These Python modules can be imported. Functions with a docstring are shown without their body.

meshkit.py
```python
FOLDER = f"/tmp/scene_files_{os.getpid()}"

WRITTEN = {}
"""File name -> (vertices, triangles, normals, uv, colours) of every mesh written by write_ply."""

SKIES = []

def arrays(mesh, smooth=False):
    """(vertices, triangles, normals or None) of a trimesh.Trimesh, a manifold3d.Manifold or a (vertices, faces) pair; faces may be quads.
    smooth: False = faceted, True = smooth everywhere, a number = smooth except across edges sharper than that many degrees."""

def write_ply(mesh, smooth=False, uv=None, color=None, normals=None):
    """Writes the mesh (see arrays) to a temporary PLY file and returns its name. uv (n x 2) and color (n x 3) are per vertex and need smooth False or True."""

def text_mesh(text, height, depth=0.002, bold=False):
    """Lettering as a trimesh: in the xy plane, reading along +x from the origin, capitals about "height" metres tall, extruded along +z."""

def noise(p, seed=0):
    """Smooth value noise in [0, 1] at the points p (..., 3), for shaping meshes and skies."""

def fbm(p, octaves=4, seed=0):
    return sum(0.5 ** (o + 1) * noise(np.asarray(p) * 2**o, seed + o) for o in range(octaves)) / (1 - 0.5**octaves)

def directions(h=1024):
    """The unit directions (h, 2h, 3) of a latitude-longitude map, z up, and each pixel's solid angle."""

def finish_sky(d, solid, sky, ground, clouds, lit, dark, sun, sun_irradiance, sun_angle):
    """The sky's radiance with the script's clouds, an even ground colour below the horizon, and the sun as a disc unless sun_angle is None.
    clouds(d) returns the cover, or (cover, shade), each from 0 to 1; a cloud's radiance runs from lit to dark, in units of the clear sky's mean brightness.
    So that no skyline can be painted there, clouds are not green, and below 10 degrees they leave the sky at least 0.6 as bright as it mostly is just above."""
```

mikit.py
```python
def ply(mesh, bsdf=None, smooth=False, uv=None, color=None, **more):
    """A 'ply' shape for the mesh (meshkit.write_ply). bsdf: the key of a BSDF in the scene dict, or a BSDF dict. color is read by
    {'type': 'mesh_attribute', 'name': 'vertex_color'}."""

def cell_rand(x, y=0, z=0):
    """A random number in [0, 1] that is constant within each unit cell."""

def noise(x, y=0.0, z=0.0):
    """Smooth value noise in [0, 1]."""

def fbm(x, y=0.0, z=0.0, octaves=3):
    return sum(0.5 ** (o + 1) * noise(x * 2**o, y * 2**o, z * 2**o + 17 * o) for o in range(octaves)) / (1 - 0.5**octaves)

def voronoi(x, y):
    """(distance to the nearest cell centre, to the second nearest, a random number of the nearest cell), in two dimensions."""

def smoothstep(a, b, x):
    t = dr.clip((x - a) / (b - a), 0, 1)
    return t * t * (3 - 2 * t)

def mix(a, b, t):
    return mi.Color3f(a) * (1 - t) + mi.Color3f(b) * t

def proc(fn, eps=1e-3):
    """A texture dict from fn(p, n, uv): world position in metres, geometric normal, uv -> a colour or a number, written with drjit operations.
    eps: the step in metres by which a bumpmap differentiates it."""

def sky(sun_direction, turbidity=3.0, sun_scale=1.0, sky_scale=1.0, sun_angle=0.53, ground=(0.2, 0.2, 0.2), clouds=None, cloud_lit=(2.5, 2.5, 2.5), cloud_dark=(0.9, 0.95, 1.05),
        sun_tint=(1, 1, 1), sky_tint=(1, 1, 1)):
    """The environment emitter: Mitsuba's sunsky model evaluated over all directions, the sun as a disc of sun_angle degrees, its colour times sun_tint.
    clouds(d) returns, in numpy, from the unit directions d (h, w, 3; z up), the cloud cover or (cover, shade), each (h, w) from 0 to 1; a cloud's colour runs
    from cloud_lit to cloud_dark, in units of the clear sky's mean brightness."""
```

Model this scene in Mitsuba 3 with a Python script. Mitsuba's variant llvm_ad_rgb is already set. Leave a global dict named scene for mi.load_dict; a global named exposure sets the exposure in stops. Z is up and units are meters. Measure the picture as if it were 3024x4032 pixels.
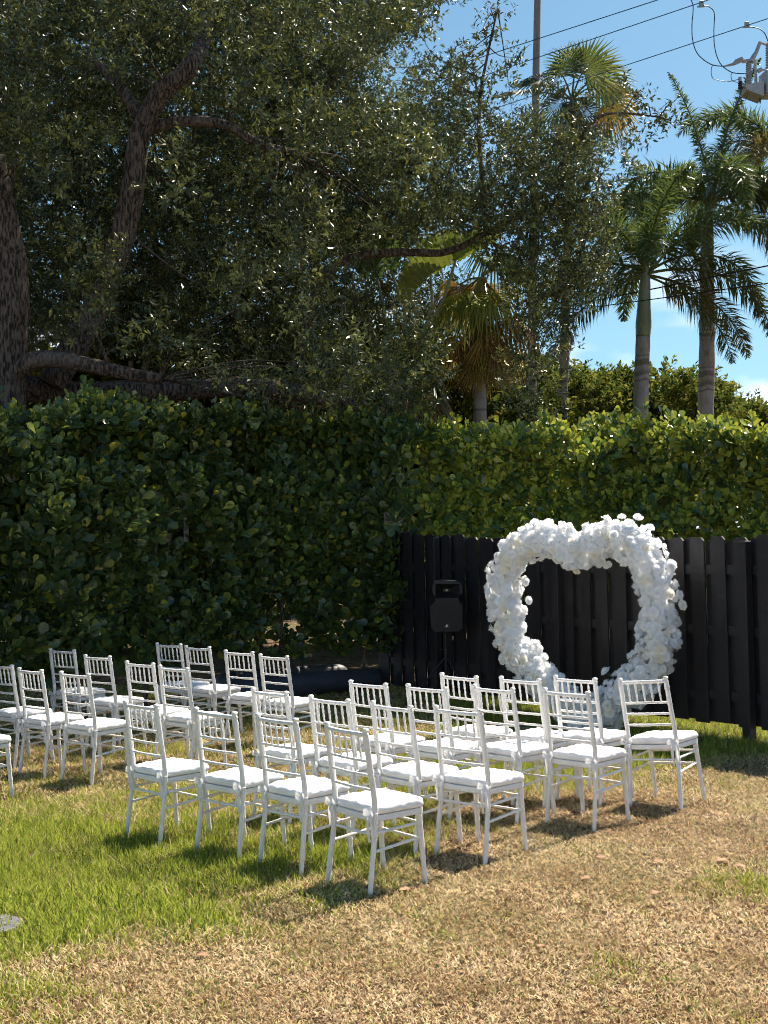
import math, random
import numpy as np, trimesh, manifold3d
from shapely.geometry import Polygon
import drjit as dr
import mitsuba as mi
import mikit, meshkit
from mikit import proc, noise, fbm, voronoi, smoothstep, mix

# ---------------------------------------------------------------- camera, sky, exposure
T = mi.ScalarTransform4f
PITCH, ROLL = 0.0207, 0.0222
camera = {'type': 'perspective', 'fov': math.degrees(2 * math.atan(1512 / 5000.0)), 'fov_axis': 'x',
          'near_clip': 0.1, 'far_clip': 3000.0,
          'to_world': T().look_at(origin=[0, 0, 1.9693], target=[0, math.cos(PITCH), 1.9693 + math.sin(PITCH)],
                                  up=[math.sin(ROLL), 0, math.cos(ROLL)])}
SUN = (0.47, 0.56, 0.95)


def cloud_fn(d):
    el = np.degrees(np.arcsin(np.clip(d[..., 2], -1, 1)))
    q = np.stack([d[..., 0] * 9, d[..., 1] * 9, d[..., 2] * 17], -1)
    n = meshkit.fbm(q + 3.3, 5, seed=11)
    base = np.clip((10.5 - el) / 6.0, 0, 1)
    cover = np.clip((n - 0.575 + 0.30 * base) / 0.12, 0, 1) * np.clip((12.5 - el) / 4, 0, 1)
    return cover * 0.85, np.clip(0.55 - (n - 0.5) * 2.5, 0, 1) * 0.5


scene = {'type': 'scene', 'camera': camera,
         'sky': mikit.sky(SUN, turbidity=3.0, sun_scale=1.5, sky_scale=0.68, sun_tint=(0.94, 1.0, 1.10), sky_tint=(0.84, 1.07, 1.07), ground=(0.16, 0.14, 0.08),
                          clouds=cloud_fn, cloud_lit=(4.2, 4.2, 4.2), cloud_dark=(2.6, 2.8, 3.0))}
exposure = 2.62
labels = {}
R = np.random.default_rng(7)

# ---------------------------------------------------------------- materials
def two(d): return {'type': 'twosided', 'bsdf': d}
def principled(color, rough=0.5, spec=0.5, **k):
    c = color if isinstance(color, dict) else {'type': 'rgb', 'value': list(color)}
    return two({'type': 'principled', 'base_color': c, 'roughness': rough, 'specular': spec, **k})
def leafy(rough=0.35, trans=0.9, gloss=0.0, spec=0.7):
    vc = {'type': 'mesh_attribute', 'name': 'vertex_color'}
    thin = {'type': 'principledthin', 'base_color': vc, 'roughness': 0.5, 'diff_trans': trans, 'eta': 1.4, 'spec_trans': 0.0}
    if not gloss: return thin
    return {'type': 'blendbsdf', 'weight': gloss, 'a': thin, 'b': two({'type': 'principled', 'base_color': vc, 'roughness': rough, 'specular': spec, 'clearcoat': 0.6, 'clearcoat_gloss': 0.75})}
VC = {'type': 'mesh_attribute', 'name': 'vertex_color'}

scene['mat_oak_leaf'] = leafy(0.32, 0.85, 0.5)
scene['mat_hedge_leaf'] = leafy(0.30, 1.0, 0.42)
scene['mat_palm_leaf'] = leafy(0.30, 1.0, 0.3)
scene['mat_far_leaf'] = leafy(0.4, 0.9)
scene['mat_grass'] = leafy(0.5, 0.8)
scene['mat_rose'] = {'type': 'principledthin', 'base_color': {'type': 'rgb', 'value': [0.93, 0.94, 0.95]}, 'roughness': 0.75, 'diff_trans': 0.75, 'eta': 1.3}
scene['mat_rose_cream'] = {**scene['mat_rose'], 'base_color': {'type': 'rgb', 'value': [0.93, 0.91, 0.84]}}
scene['mat_stem'] = principled((0.05, 0.10, 0.03), 0.6)
def f_paint(p, n, uv):
    a = fbm(p.x * 9, p.y * 9, p.z * 9, 3); b = noise(p.x * 70, p.y * 70, p.z * 70)
    t = smoothstep(0.60, 0.80, a) * 0.5 + smoothstep(0.86, 0.95, b) * 0.25
    return mix((0.70, 0.70, 0.69), (0.52, 0.51, 0.48), t)
scene['mat_paint'] = principled(proc(f_paint), 0.34, 0.5)
def f_cloth(p, n, uv):
    a = fbm(p.x * 14, p.y * 14, p.z * 14, 3)
    return mix((0.80, 0.80, 0.80), (0.68, 0.68, 0.69), smoothstep(0.45, 0.75, a))
scene['mat_cushion'] = principled(proc(f_cloth), 0.8, 0.3, sheen=0.3)
scene['mat_ribbon'] = {'type': 'principledthin', 'base_color': {'type': 'rgb', 'value': [0.80, 0.81, 0.84]}, 'roughness': 0.45, 'diff_trans': 0.6, 'eta': 1.4}
def f_fence(p, n, uv):
    u = p.x * -0.6 + p.y * 0.8
    g = fbm(u * 90, p.z * 3.0, u * 7, 3); b = noise(mi.Float(dr.floor(u * 8)) * 3.7, 0, 0)
    k = fbm(u * 5, p.z * 1.5, 4, 3)
    c = mix((0.007, 0.0065, 0.008), (0.019, 0.018, 0.021), g * 0.6 + b * 0.4)
    return mix(c, (0.032, 0.031, 0.035), smoothstep(0.58, 0.8, k) * 0.5)
scene['mat_fence'] = principled(proc(f_fence), 0.55, 0.45)
def f_bark(p, n, uv):
    a = fbm(p.x * 60, p.y * 60, p.z * 10, 3); b = fbm(p.x * 3, p.y * 3, p.z * 3, 2)
    c = mix((0.028, 0.021, 0.017), (0.15, 0.115, 0.092), smoothstep(0.33, 0.68, a))
    return mix(c, (0.19, 0.165, 0.135), smoothstep(0.6, 0.85, b) * 0.3)
scene['mat_bark'] = principled(proc(f_bark), 0.9, 0.2)
def f_palmtrunk(p, n, uv):
    ring = noise(p.z * 24 + noise(p.x * 6, p.y * 6, p.z * 2) * 1.2, 0, 0); a = fbm(p.x * 12, p.y * 12, p.z * 5, 3)
    c = mix((0.17, 0.15, 0.13), (0.36, 0.34, 0.32), a)
    return mix(c, (0.10, 0.085, 0.075), smoothstep(0.66, 0.85, ring) * 0.7)
scene['mat_palm_trunk'] = principled(proc(f_palmtrunk), 0.85, 0.2)
def f_shaft(p, n, uv):
    a = fbm(p.x * 8, p.y * 8, p.z * 1.5, 3)
    return mix((0.10, 0.13, 0.06), (0.24, 0.26, 0.17), a)
scene['mat_crownshaft'] = principled(proc(f_shaft), 0.45, 0.4)
def f_pole(p, n, uv):
    a = fbm(p.x * 40, p.y * 40, p.z * 2, 3)
    return mix((0.14, 0.13, 0.12), (0.27, 0.255, 0.24), a)
scene['mat_pole'] = principled(proc(f_pole), 0.85, 0.2)
def f_soil(p, n, uv):
    a = fbm(p.x * 26, p.y * 26, 0, 4); b = fbm(p.x * 1.1, p.y * 1.1, 3, 3); s = fbm(p.x * 90, p.y * 90, 5, 2)
    c = mix((0.022, 0.014, 0.009), (0.13, 0.085, 0.05), smoothstep(0.3, 0.7, a))
    c = mix(c, (0.08, 0.09, 0.03), smoothstep(0.5, 0.7, b) * 0.4)
    return mix(c, (0.34, 0.25, 0.15), smoothstep(0.6, 0.8, s) * 0.4)
scene['mat_soil'] = principled(proc(f_soil), 0.95, 0.1)
scene['mat_wire'] = principled((0.016, 0.055, 0.11), 0.5)
scene['mat_cable'] = principled((0.012, 0.012, 0.013), 0.6)
scene['mat_grey_metal'] = principled((0.33, 0.34, 0.35), 0.5, metallic=0.15)
scene['mat_porcelain'] = principled((0.28, 0.28, 0.29), 0.35)
scene['mat_brown_glaze'] = principled((0.06, 0.025, 0.018), 0.3)
scene['mat_speaker'] = principled((0.005, 0.005, 0.006), 0.6)
def f_grille(p, n, uv):
    return mix((0.005, 0.005, 0.006), (0.010, 0.010, 0.011), noise(p.x * 220, p.z * 220, 0))
scene['mat_grille'] = principled(proc(f_grille), 0.7)
scene['mat_emblem'] = principled((0.75, 0.75, 0.75), 0.4)
def f_tarp(p, n, uv):
    return mix((0.034, 0.038, 0.050), (0.058, 0.063, 0.078), fbm(p.x * 4, p.y * 4, p.z * 9, 3))
scene['mat_tarp'] = principled(proc(f_tarp), 0.5)
def f_lid(p, n, uv):
    return mix((0.055, 0.057, 0.066), (0.10, 0.104, 0.115), fbm(p.x * 30, p.y * 30, 0, 3))
scene['mat_lid'] = principled(proc(f_lid), 0.7)
def f_dry(p, n, uv):
    return mix((0.16, 0.08, 0.04), (0.34, 0.20, 0.11), fbm(p.x * 60, p.y * 60, p.z * 60, 2))
scene['mat_dry_leaf'] = principled(proc(f_dry), 0.8)

# ---------------------------------------------------------------- mesh helpers
A = lambda *v: np.asarray(v, float)
def unit(v): v = np.asarray(v, float); return v / np.maximum(np.linalg.norm(v, axis=-1, keepdims=True), 1e-9)
def join(ms):
    vs, fs, n = [], [], 0
    for v, f in ms:
        vs.append(v); fs.append(np.asarray(f) + n); n += len(v)
    return np.vstack(vs), np.vstack(fs)
def spline(pts, n):
    p = np.asarray(pts, float); q = np.vstack([2 * p[0] - p[1], p, 2 * p[-1] - p[-2]]); out = []
    t = np.linspace(0, len(p) - 1 - 1e-9, n)
    i = t.astype(int); u = (t - i)[:, None]
    a, b, c, d = q[i], q[i + 1], q[i + 2], q[i + 3]
    return 0.5 * (2 * b + (c - a) * u + (2 * a - 5 * b + 4 * c - d) * u**2 + (3 * b - a - 3 * c + d) * u**3)
def tube(p, r, sides=8, cap=True):
    p = np.asarray(p, float); n = len(p); r = np.broadcast_to(np.asarray(r, float), (n,))
    t = unit(np.gradient(p, axis=0)); a = np.zeros((n, 3))
    x = np.cross(t[0], [0, 0, 1.0] if abs(t[0][2]) < .9 else [1.0, 0, 0]); x /= np.linalg.norm(x)
    for i in range(n):
        x = x - t[i] * (x @ t[i]); x /= np.linalg.norm(x) + 1e-12; a[i] = x
    b = np.cross(t, a); g = np.arange(sides) * 2 * np.pi / sides
    v = (p[:, None] + r[:, None, None] * (np.cos(g)[None, :, None] * a[:, None] + np.sin(g)[None, :, None] * b[:, None])).reshape(-1, 3)
    i, j = np.meshgrid(np.arange(n - 1), np.arange(sides), indexing='ij')
    q = np.stack([i * sides + j, i * sides + (j + 1) % sides, (i + 1) * sides + (j + 1) % sides, (i + 1) * sides + j], -1).reshape(-1, 4)
    f = np.vstack([q[:, [0, 1, 2]], q[:, [0, 2, 3]]])
    if cap:
        m = len(v); v = np.vstack([v, p[0], p[-1]]); k = np.arange(sides); e = (n - 1) * sides
        f = np.vstack([f, np.stack([np.full(sides, m), (k + 1) % sides, k], 1), np.stack([np.full(sides, m + 1), e + k, e + (k + 1) % sides], 1)])
    return v, f
def bar(a, b, r, sides=8): return tube(np.array([a, b], float), [r, r], sides)
def box(c, s, rotz=0.0, bev=0.0):
    if bev > 0:
        x, y, z = np.array(s, float) / 2 - bev
        m = manifold3d.Manifold.hull_points(np.array([(i * (x + bev * e), j * (y + bev * g), k * (z + bev * h)) for i in (-1, 1) for j in (-1, 1) for k in (-1, 1) for e, g, h in ((1, 0, 0), (0, 1, 0), (0, 0, 1))])).to_mesh()
        v, f = np.array(m.vert_properties[:, :3]), np.array(m.tri_verts)
    else:
        m = trimesh.creation.box(s); v, f = np.array(m.vertices), np.array(m.faces)
    c_, s_ = math.cos(rotz), math.sin(rotz)
    v = np.c_[v[:, 0] * c_ - v[:, 1] * s_, v[:, 0] * s_ + v[:, 1] * c_, v[:, 2]] + np.asarray(c, float)
    return v, f
def extrude(poly, depth):
    m = trimesh.creation.extrude_polygon(Polygon(poly), depth, engine='earcut'); return np.array(m.vertices), np.array(m.faces)
def frame(axis, up):
    z = unit(axis); x = unit(np.cross(up, z)); return np.stack([x, np.cross(z, x), z], 1)
def leaves(tv, tf, pos, ax, nrm, L, W):
    """copies of a leaf template (along, across, out) as one mesh"""
    ax = unit(ax); side = unit(np.cross(nrm, ax)); nn = np.cross(ax, side)
    L = np.broadcast_to(L, len(pos))[:, None, None]; W = np.broadcast_to(W, len(pos))[:, None, None]
    v = pos[:, None] + ax[:, None] * (tv[None, :, 0:1] * L) + side[:, None] * (tv[None, :, 1:2] * W) + nn[:, None] * (tv[None, :, 2:3] * L)
    f = (np.asarray(tf)[None] + (np.arange(len(pos)) * len(tv))[:, None, None]).reshape(-1, 3)
    return v.reshape(-1, 3), f
def rnd_dir(n): return unit(R.normal(size=(n, 3)))
DIAMOND = (np.array([(0, 0, 0), (.45, .5, .07), (1, 0, -.02), (.45, -.5, .07)]), [(0, 1, 2), (0, 2, 3)])
OBOVATE = (np.array([(0, 0, 0), (.35, .22, .03), (.68, .5, .05), (.93, .34, 0), (1, 0, -.03), (.93, -.34, 0), (.68, -.5, .05), (.35, -.22, .03), (.62, 0, -.02)]),
           [(0, 1, 8), (1, 2, 8), (2, 3, 8), (3, 4, 8), (4, 5, 8), (5, 6, 8), (6, 7, 8), (7, 0, 8)])
def add(key, mesh, mat, smooth=False, color=None, to_world=None, label=None, cat=None, group=None, kind=None):
    assert key not in scene, key
    d = mikit.ply(mesh, mat, smooth, color=color) if not isinstance(mesh, dict) else dict(mesh)
    if to_world is not None: d['to_world'] = to_world
    scene[key] = d
    tag(key, label, cat, group, kind)
def tag(key, label=None, cat=None, group=None, kind=None):
    e = {k: v for k, v in (('label', label), ('category', cat), ('group', group), ('kind', kind)) if v}
    if e: labels[key] = e
counts = {}
def num(base):
    k = counts.get(base, 0); counts[base] = k + 1
    return base if k == 0 else f'{base}_{k:03d}'

# ---------------------------------------------------------------- ground and grass
def hgt(x, y): return 0.012 * (meshkit.fbm(np.stack([x * 1.3, y * 1.3, 0 * x], -1), 3, seed=3) - .5) * np.clip((22 - np.hypot(x, y)) / 6, 0, 1)
gx = np.r_[-900, -300, -100, -40, -20, np.arange(-10, 10.1, .16), 20, 40, 100, 300, 900]
gy = np.r_[-900, -300, -100, -30, -10, np.arange(0, 20.1, .16), 26, 34, 50, 100, 300, 900]
X, Y = np.meshgrid(gx, gy)
i, j = np.meshgrid(np.arange(len(gy) - 1), np.arange(len(gx) - 1), indexing='ij'); k = i * len(gx) + j
add('lawn', (np.stack([X, Y, hgt(X, Y)], -1).reshape(-1, 3), np.stack([k, k + 1, k + 1 + len(gx), k + len(gx)], -1).reshape(-1, 4)), 'mat_soil', True,
    label='worn lawn of dry thatch and soil under the grass', cat='lawn', kind='structure')

def green_amount(x, y):
    edge = np.interp(y, [4.5, 5.8, 6.6, 7.4, 8.8, 9.6, 10.4, 11.2, 13], [-2.1, -1.5, -.85, -.35, .3, 1.15, 2.1, 3.6, 6])
    n = meshkit.fbm(np.stack([x * 1.5, y * 1.5, 0 * x], -1), 4, seed=21) - .5; m = meshkit.noise(np.stack([x * 7, y * 7, 0 * x + 5], -1), 4) - .5
    g = np.clip((edge - x + n * 1.5) / 1.05 + .40, 0, 1)
    g *= 1 - .62 * np.exp(-((y - 10.9) / 1.5) ** 2) * (x < -.2) - .35 * np.exp(-((y - 8.9) / .8) ** 2) * (x > -1.1) * (x < .9)
    g *= 1 - .55 * (y > 12.3) * (x < .5)
    for cx, cy, sx, sy, w in [(2.0, 7.0, .32, .3, .6), (1.05, 5.75, .3, .2, .4), (1.25, 5.2, .3, .2, .35), (.3, 6.1, .25, .2, .25)]:
        g = np.maximum(g, w * np.exp(-((x - cx) / sx) ** 2 - ((y - cy) / sy) ** 2))
    return np.clip(g * 1.0 + n * .7 + m * .4 - .07, 0, .94)

LID = np.array([(-2.024,6.563,0)])[0]
def grass_patch(y0, y1, dens, tmpl, lmul):
    n = int((y1 - y0) * (.33 * (y0 + y1) + 2.6) * dens)
    y = R.uniform(y0, y1, n); x = R.uniform(-1, 1, n) * (.33 * y + 1.3)
    ok = (np.hypot(x - LID[0] + .06, y - LID[1]) > .19) | (R.random(n) < .22); x, y = x[ok], y[ok]; n = len(x)
    g = green_amount(x, y); isg = R.random(n) < g
    tall = .55 + 1.0 * g
    elev = np.where(isg, R.uniform(.5, 1.35, n), R.uniform(.08, .95, n)); az = R.uniform(0, 2 * np.pi, n)
    ax = np.stack([np.cos(elev) * np.cos(az), np.cos(elev) * np.sin(az), np.sin(elev)], -1)
    L = R.uniform(.025, .064, n) * tall * lmul; L[R.random(n) < .02] *= 1.7
    nrm = np.stack([-np.sin(elev) * np.cos(az), -np.sin(elev) * np.sin(az), np.cos(elev)], -1) + R.normal(size=(n, 3)) * .5
    W = R.uniform(.0032, .0064, n) * (1 + .06 * (y - 5))
    z = hgt(x, y) + R.uniform(-.004, .012, n) * (1 - .5 * isg)
    v, f = leaves(*tmpl, np.stack([x, y, z], -1), ax, nrm, L, W)
    t = R.random((n, 1))
    green = np.array([.215, .28, .036]) * (1 - t) + np.array([.46, .50, .09]) * t
    straw = np.array([.54, .40, .225]) * (1 - t) + np.array([.83, .70, .48]) * t
    pt = meshkit.fbm(np.stack([x * 3.1, y * 3.1, 0 * x + 2], -1), 3, seed=31)[:, None]; straw = straw * (.62 + .76 * pt) * (np.array([1.0, .97, .93]) + (pt - .5) * np.array([.0, .12, .30]))
    brown = np.array([.20, .11, .055]) + 0 * t
    green = np.where(R.random((n, 1)) < .22, np.array([[.085, .12, .022]]), green)
    c = np.where(isg[:, None], green, np.where(R.random((n, 1)) < .27, brown, straw))
    c = np.where((~isg[:, None]) & (R.random((n, 1)) < .10), green * .8 + .08, c)
    return (v, f), np.repeat(c, len(tmpl[0]), 0)
BL3 = (np.array([(0, .5, 0), (0, -.5, 0), (.5, .45, .10), (.5, -.45, .10), (1, 0, .02)]), [(0, 1, 3), (0, 3, 2), (2, 3, 4)])
BL1 = (np.array([(0, .5, 0), (0, -.5, 0), (1, 0, .05)]), [(0, 1, 2)])
parts = [grass_patch(4.4, 6.2, 10500, BL3, 1.0), grass_patch(6.2, 7.2, 7600, BL3, 1.05), grass_patch(7.2, 8.2, 7600, BL1, 1.05), grass_patch(8.2, 11, 5200, BL1, 1.1), grass_patch(11, 17.5, 2600, BL1, 1.2)]
add('grass', join([p[0] for p in parts]), 'mat_grass', False, np.vstack([p[1] for p in parts]), label='short lawn grass, green at left and dry straw at right', cat='grass', kind='stuff')

# ---------------------------------------------------------------- chairs
NODE = lambda t, at, w, a: sum(a * np.exp(-((t - q) / w) ** 2) for q in at)
def turned(p0, p1, r0, r1, nodes, n=26, sides=9, amp=.0028, w=.018, mid=None, cap=True):
    pts = spline([p0, p1] if mid is None else [p0, *mid, p1], n * 2); L = np.linspace(0, 1, n * 2)
    ln = np.linalg.norm(np.subtract(p1, p0))
    r = r0 + (r1 - r0) * L + NODE(L * ln, np.array(nodes) * ln, .0045, amp) + NODE(L * ln, np.array(nodes) * ln + .011, .0035, amp * .7)
    return tube(pts, r, sides, cap)
def ball(c, r, sz=1.0):
    m = trimesh.creation.uv_sphere(r, count=[6, 9]); return np.array(m.vertices) * [1, 1, sz] + np.asarray(c, float), np.array(m.faces)
ZS = .43
def post_mesh(s):
    top = A(s * .180, -.048, .885); seat = A(s * .186, 0, .45); foot = A(s * .197, -.0574, -.01)
    m = turned(foot, top, .0145, .0172, [.12, .235, .36, .50, .62, .74, .86, .955], 34, 10, mid=[A(s * .194, -.032, .17), A(s * .188, -.004, .36), seat + A(0, 0, .06), A(s * .183, -.022, .68)])
    cap = tube(np.array([top + A(0, -.001 * k_, z_) for k_, z_ in ((0, -.004), (0, .004), (1, .010), (1, .018), (2, .026), (2, .033), (2, .0355))]), [.015, .0195, .0145, .019, .0212, .0165, .007], 10)
    return join([m, cap])
def leg_mesh(s): return turned(A(s * .192, .348, -.01), A(s * .181, .318, ZS - .022), .0140, .0182, [.13, .36, .60, .83, .93], 20, 9)
def on_post(s, z):
    y = np.interp(z, [0, .17, .36, .51, .68, .885], [-.057, -.032, -.004, -.003, -.022, -.048]); x = np.interp(z, [0, .45, .885], [.197, .186, .180]); return A(s * x, y, z)
def on_leg(s, z): t = z / (ZS - .02); return A(s * (.192 - .011 * t), .348 - .03 * t, z)
def rail(z, r, bow=.012, nodes=(.17, .335, .5, .665, .83)):
    a, b = on_post(-1, z), on_post(1, z); m = (a + b) / 2 - A(0, bow, 0)
    return turned(a, b, r, r, nodes, 16, 8, amp=.0035, mid=[m])
def spindle(k_):
    t = (k_ + 1) / 6; bow = .012 * 4 * t * (1 - t) * .95
    a = on_post(-1, .735) * (1 - t) + on_post(1, .735) * t - A(0, bow, 0); b = on_post(-1, .885) * (1 - t) + on_post(1, .885) * t - A(0, bow, 0)
    return turned(a + A(0, 0, .005), b - A(0, 0, .005), .0058, .0058, [.3, .55, .72], 12, 7, amp=.0035)
def rrect(wr, wf, y0, y1, r, n=5):
    p = Polygon([(-wr / 2, y0), (wr / 2, y0), (wf / 2, y1), (-wf / 2, y1)]).buffer(-r).buffer(r, quad_segs=n); return np.array(p.exterior.coords)[:-1][::-1]
def loft(rings):
    n = len(rings[0]); v = np.vstack(rings); i, j = np.meshgrid(np.arange(len(rings) - 1), np.arange(n), indexing='ij'); a = i * n + j; b = i * n + (j + 1) % n
    f = np.vstack([np.stack([a, b, b + n], -1).reshape(-1, 3), np.stack([a, b + n, a + n], -1).reshape(-1, 3)])
    m = len(v); v = np.vstack([v, rings[0].mean(0), rings[-1].mean(0)]); k = np.arange(n); e = (len(rings) - 1) * n
    return v, np.vstack([f, np.stack([np.full(n, m), (k + 1) % n, k], 1), np.stack([np.full(n, m + 1), e + k, e + (k + 1) % n], 1)])
def seat_frame_mesh():
    rings = []
    for z, s in ((ZS - .034, .985), (ZS - .031, 1.0), (ZS - .004, 1.0), (ZS, .985)):
        q = rrect(.375, .405, -.012, .352, .035); c = q.mean(0); q = c + (q - c) * s; rings.append(np.c_[q, np.full(len(q), z)])
    return loft(rings)
def cushion_mesh(seed):
    rings = []; q0 = rrect(.385, .420, -.004, .362, .05, 7); q0 = np.array(Polygon(q0).exterior.segmentize(.022).coords)[:-1]
    c = q0.mean(0)
    for s, z in ((.93, 0), (.975, .004), (1.0, .014), (1.005, .024), (.992, .035), (.965, .044), (.92, .050), (.82, .055), (.65, .058), (.40, .060), (.15, .0605)):
        q = c + (q0 - c) * s; rings.append(np.c_[q, np.full(len(q), ZS + .003 + z)])
    v, f = loft(rings); P = v.copy()
    n1 = meshkit.fbm(np.c_[P[:, 0] * 9, P[:, 1] * 9, P[:, 2] * 22 + seed * 7], 3, seed=seed) - .5
    ang = np.arctan2(P[:, 1] - c[1], P[:, 0]); pk = np.sin(ang * 23 + seed * 2) * .5 + np.sin(ang * 41 + seed) * .5
    edge = np.exp(-((P[:, 2] - ZS - .03) / .018) ** 2)
    rad = unit(np.c_[P[:, 0], P[:, 1] - c[1], 0 * P[:, 0]])
    v = P + rad * (edge * (.010 * n1 + .0032 * pk))[:, None] + np.c_[0 * n1, 0 * n1, (.018 * n1 + .003 * np.sin(P[:, 0] * 60 + 3 * np.sin(P[:, 1] * 30 + seed))) * np.clip((P[:, 2] - ZS - .01) / .03, 0, 1)]
    return v, f
def ribbon(pts, w, side):
    p = spline(pts, 12); side = unit(side); t = np.linspace(0, 1, 12)[:, None]
    sd = unit(side + .5 * np.sin(t * 5 + pts[0][0] * 50) * A(0, 1, 0)); wd = w * (.6 + .4 * np.sin(np.pi * np.minimum(t * 1.2, 1) ** .7))
    v = np.vstack([p - sd * wd / 2, p + sd * wd / 2]); k = np.arange(11)
    return v, np.vstack([np.stack([k, k + 12, k + 13], 1), np.stack([k, k + 13, k + 1], 1)])
def tie_mesh(s, var):
    rr = np.random.default_rng(100 + var * 2 + (s > 0)); c = on_post(s, ZS + .012) + A(-s * .004, -.017, 0); out = []
    wrap = on_post(s, ZS + .015); a = np.linspace(0, 2 * np.pi, 13); out.append(tube(np.c_[wrap[0] + .0185 * np.cos(a), wrap[1] + .0185 * np.sin(a), wrap[2] + 0 * a], .004, 5, False))
    for dx in (-1, 1):
        j = rr.uniform(-.008, .008, 3); sx = dx * .8
        out.append(ribbon([c, c + A(sx * .030, -.024, .030) + j, c + A(sx * .052, -.020, .008) + j, c + A(sx * .02, -.008, -.006), c], .021, A(.2, .6, 1)))
        ln = rr.uniform(.10, .165)
        out.append(ribbon([c, c + A(sx * .010, -.014, -.02) + j, c + A(sx * .018, -.010, -ln * .55) + j, c + A(sx * .014 + j[0], -.006, -ln)], .023, A(1, .5, 0)))
    return join(out)
P_ = lambda m, mat='mat_paint', sm=40: mikit.ply(m, mat, sm)
CH = [('back_post', P_(post_mesh(-1))), ('back_post', P_(post_mesh(1))), ('front_leg', P_(leg_mesh(-1))), ('front_leg', P_(leg_mesh(1))),
      ('top_rail', P_(rail(.885, .0125))), ('back_rail', P_(rail(.735, .0085))), ('back_rail', P_(rail(.655, .0085))), ('back_rail', P_(rail(.575, .0085))),
      *[('spindle', P_(spindle(k_))) for k_ in range(5)], ('seat_frame', P_(seat_frame_mesh()))]
for s in (-1, 1):
    for z0, z1 in ((.335, .345), (.235, .262)): CH.append(('stretcher', P_(turned(on_post(s, z0), on_leg(s, z1), .0085, .0085, [.33, .66], 10, 7))))
CH.append(('stretcher', P_(turned(on_post(-1, .325), on_post(1, .325), .0085, .0085, [.5], 10, 7))))
for z in (.345, .25): CH.append(('stretcher', P_(turned(on_leg(-1, z), on_leg(1, z), .0085, .0085, [.33, .66], 10, 7))))
CUSH = [P_(cushion_mesh(k_), 'mat_cushion', True) for k_ in range(4)]
TIES = [(P_(tie_mesh(-1, k_), 'mat_ribbon', True), P_(tie_mesh(1, k_), 'mat_ribbon', True)) for k_ in range(4)]
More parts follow.
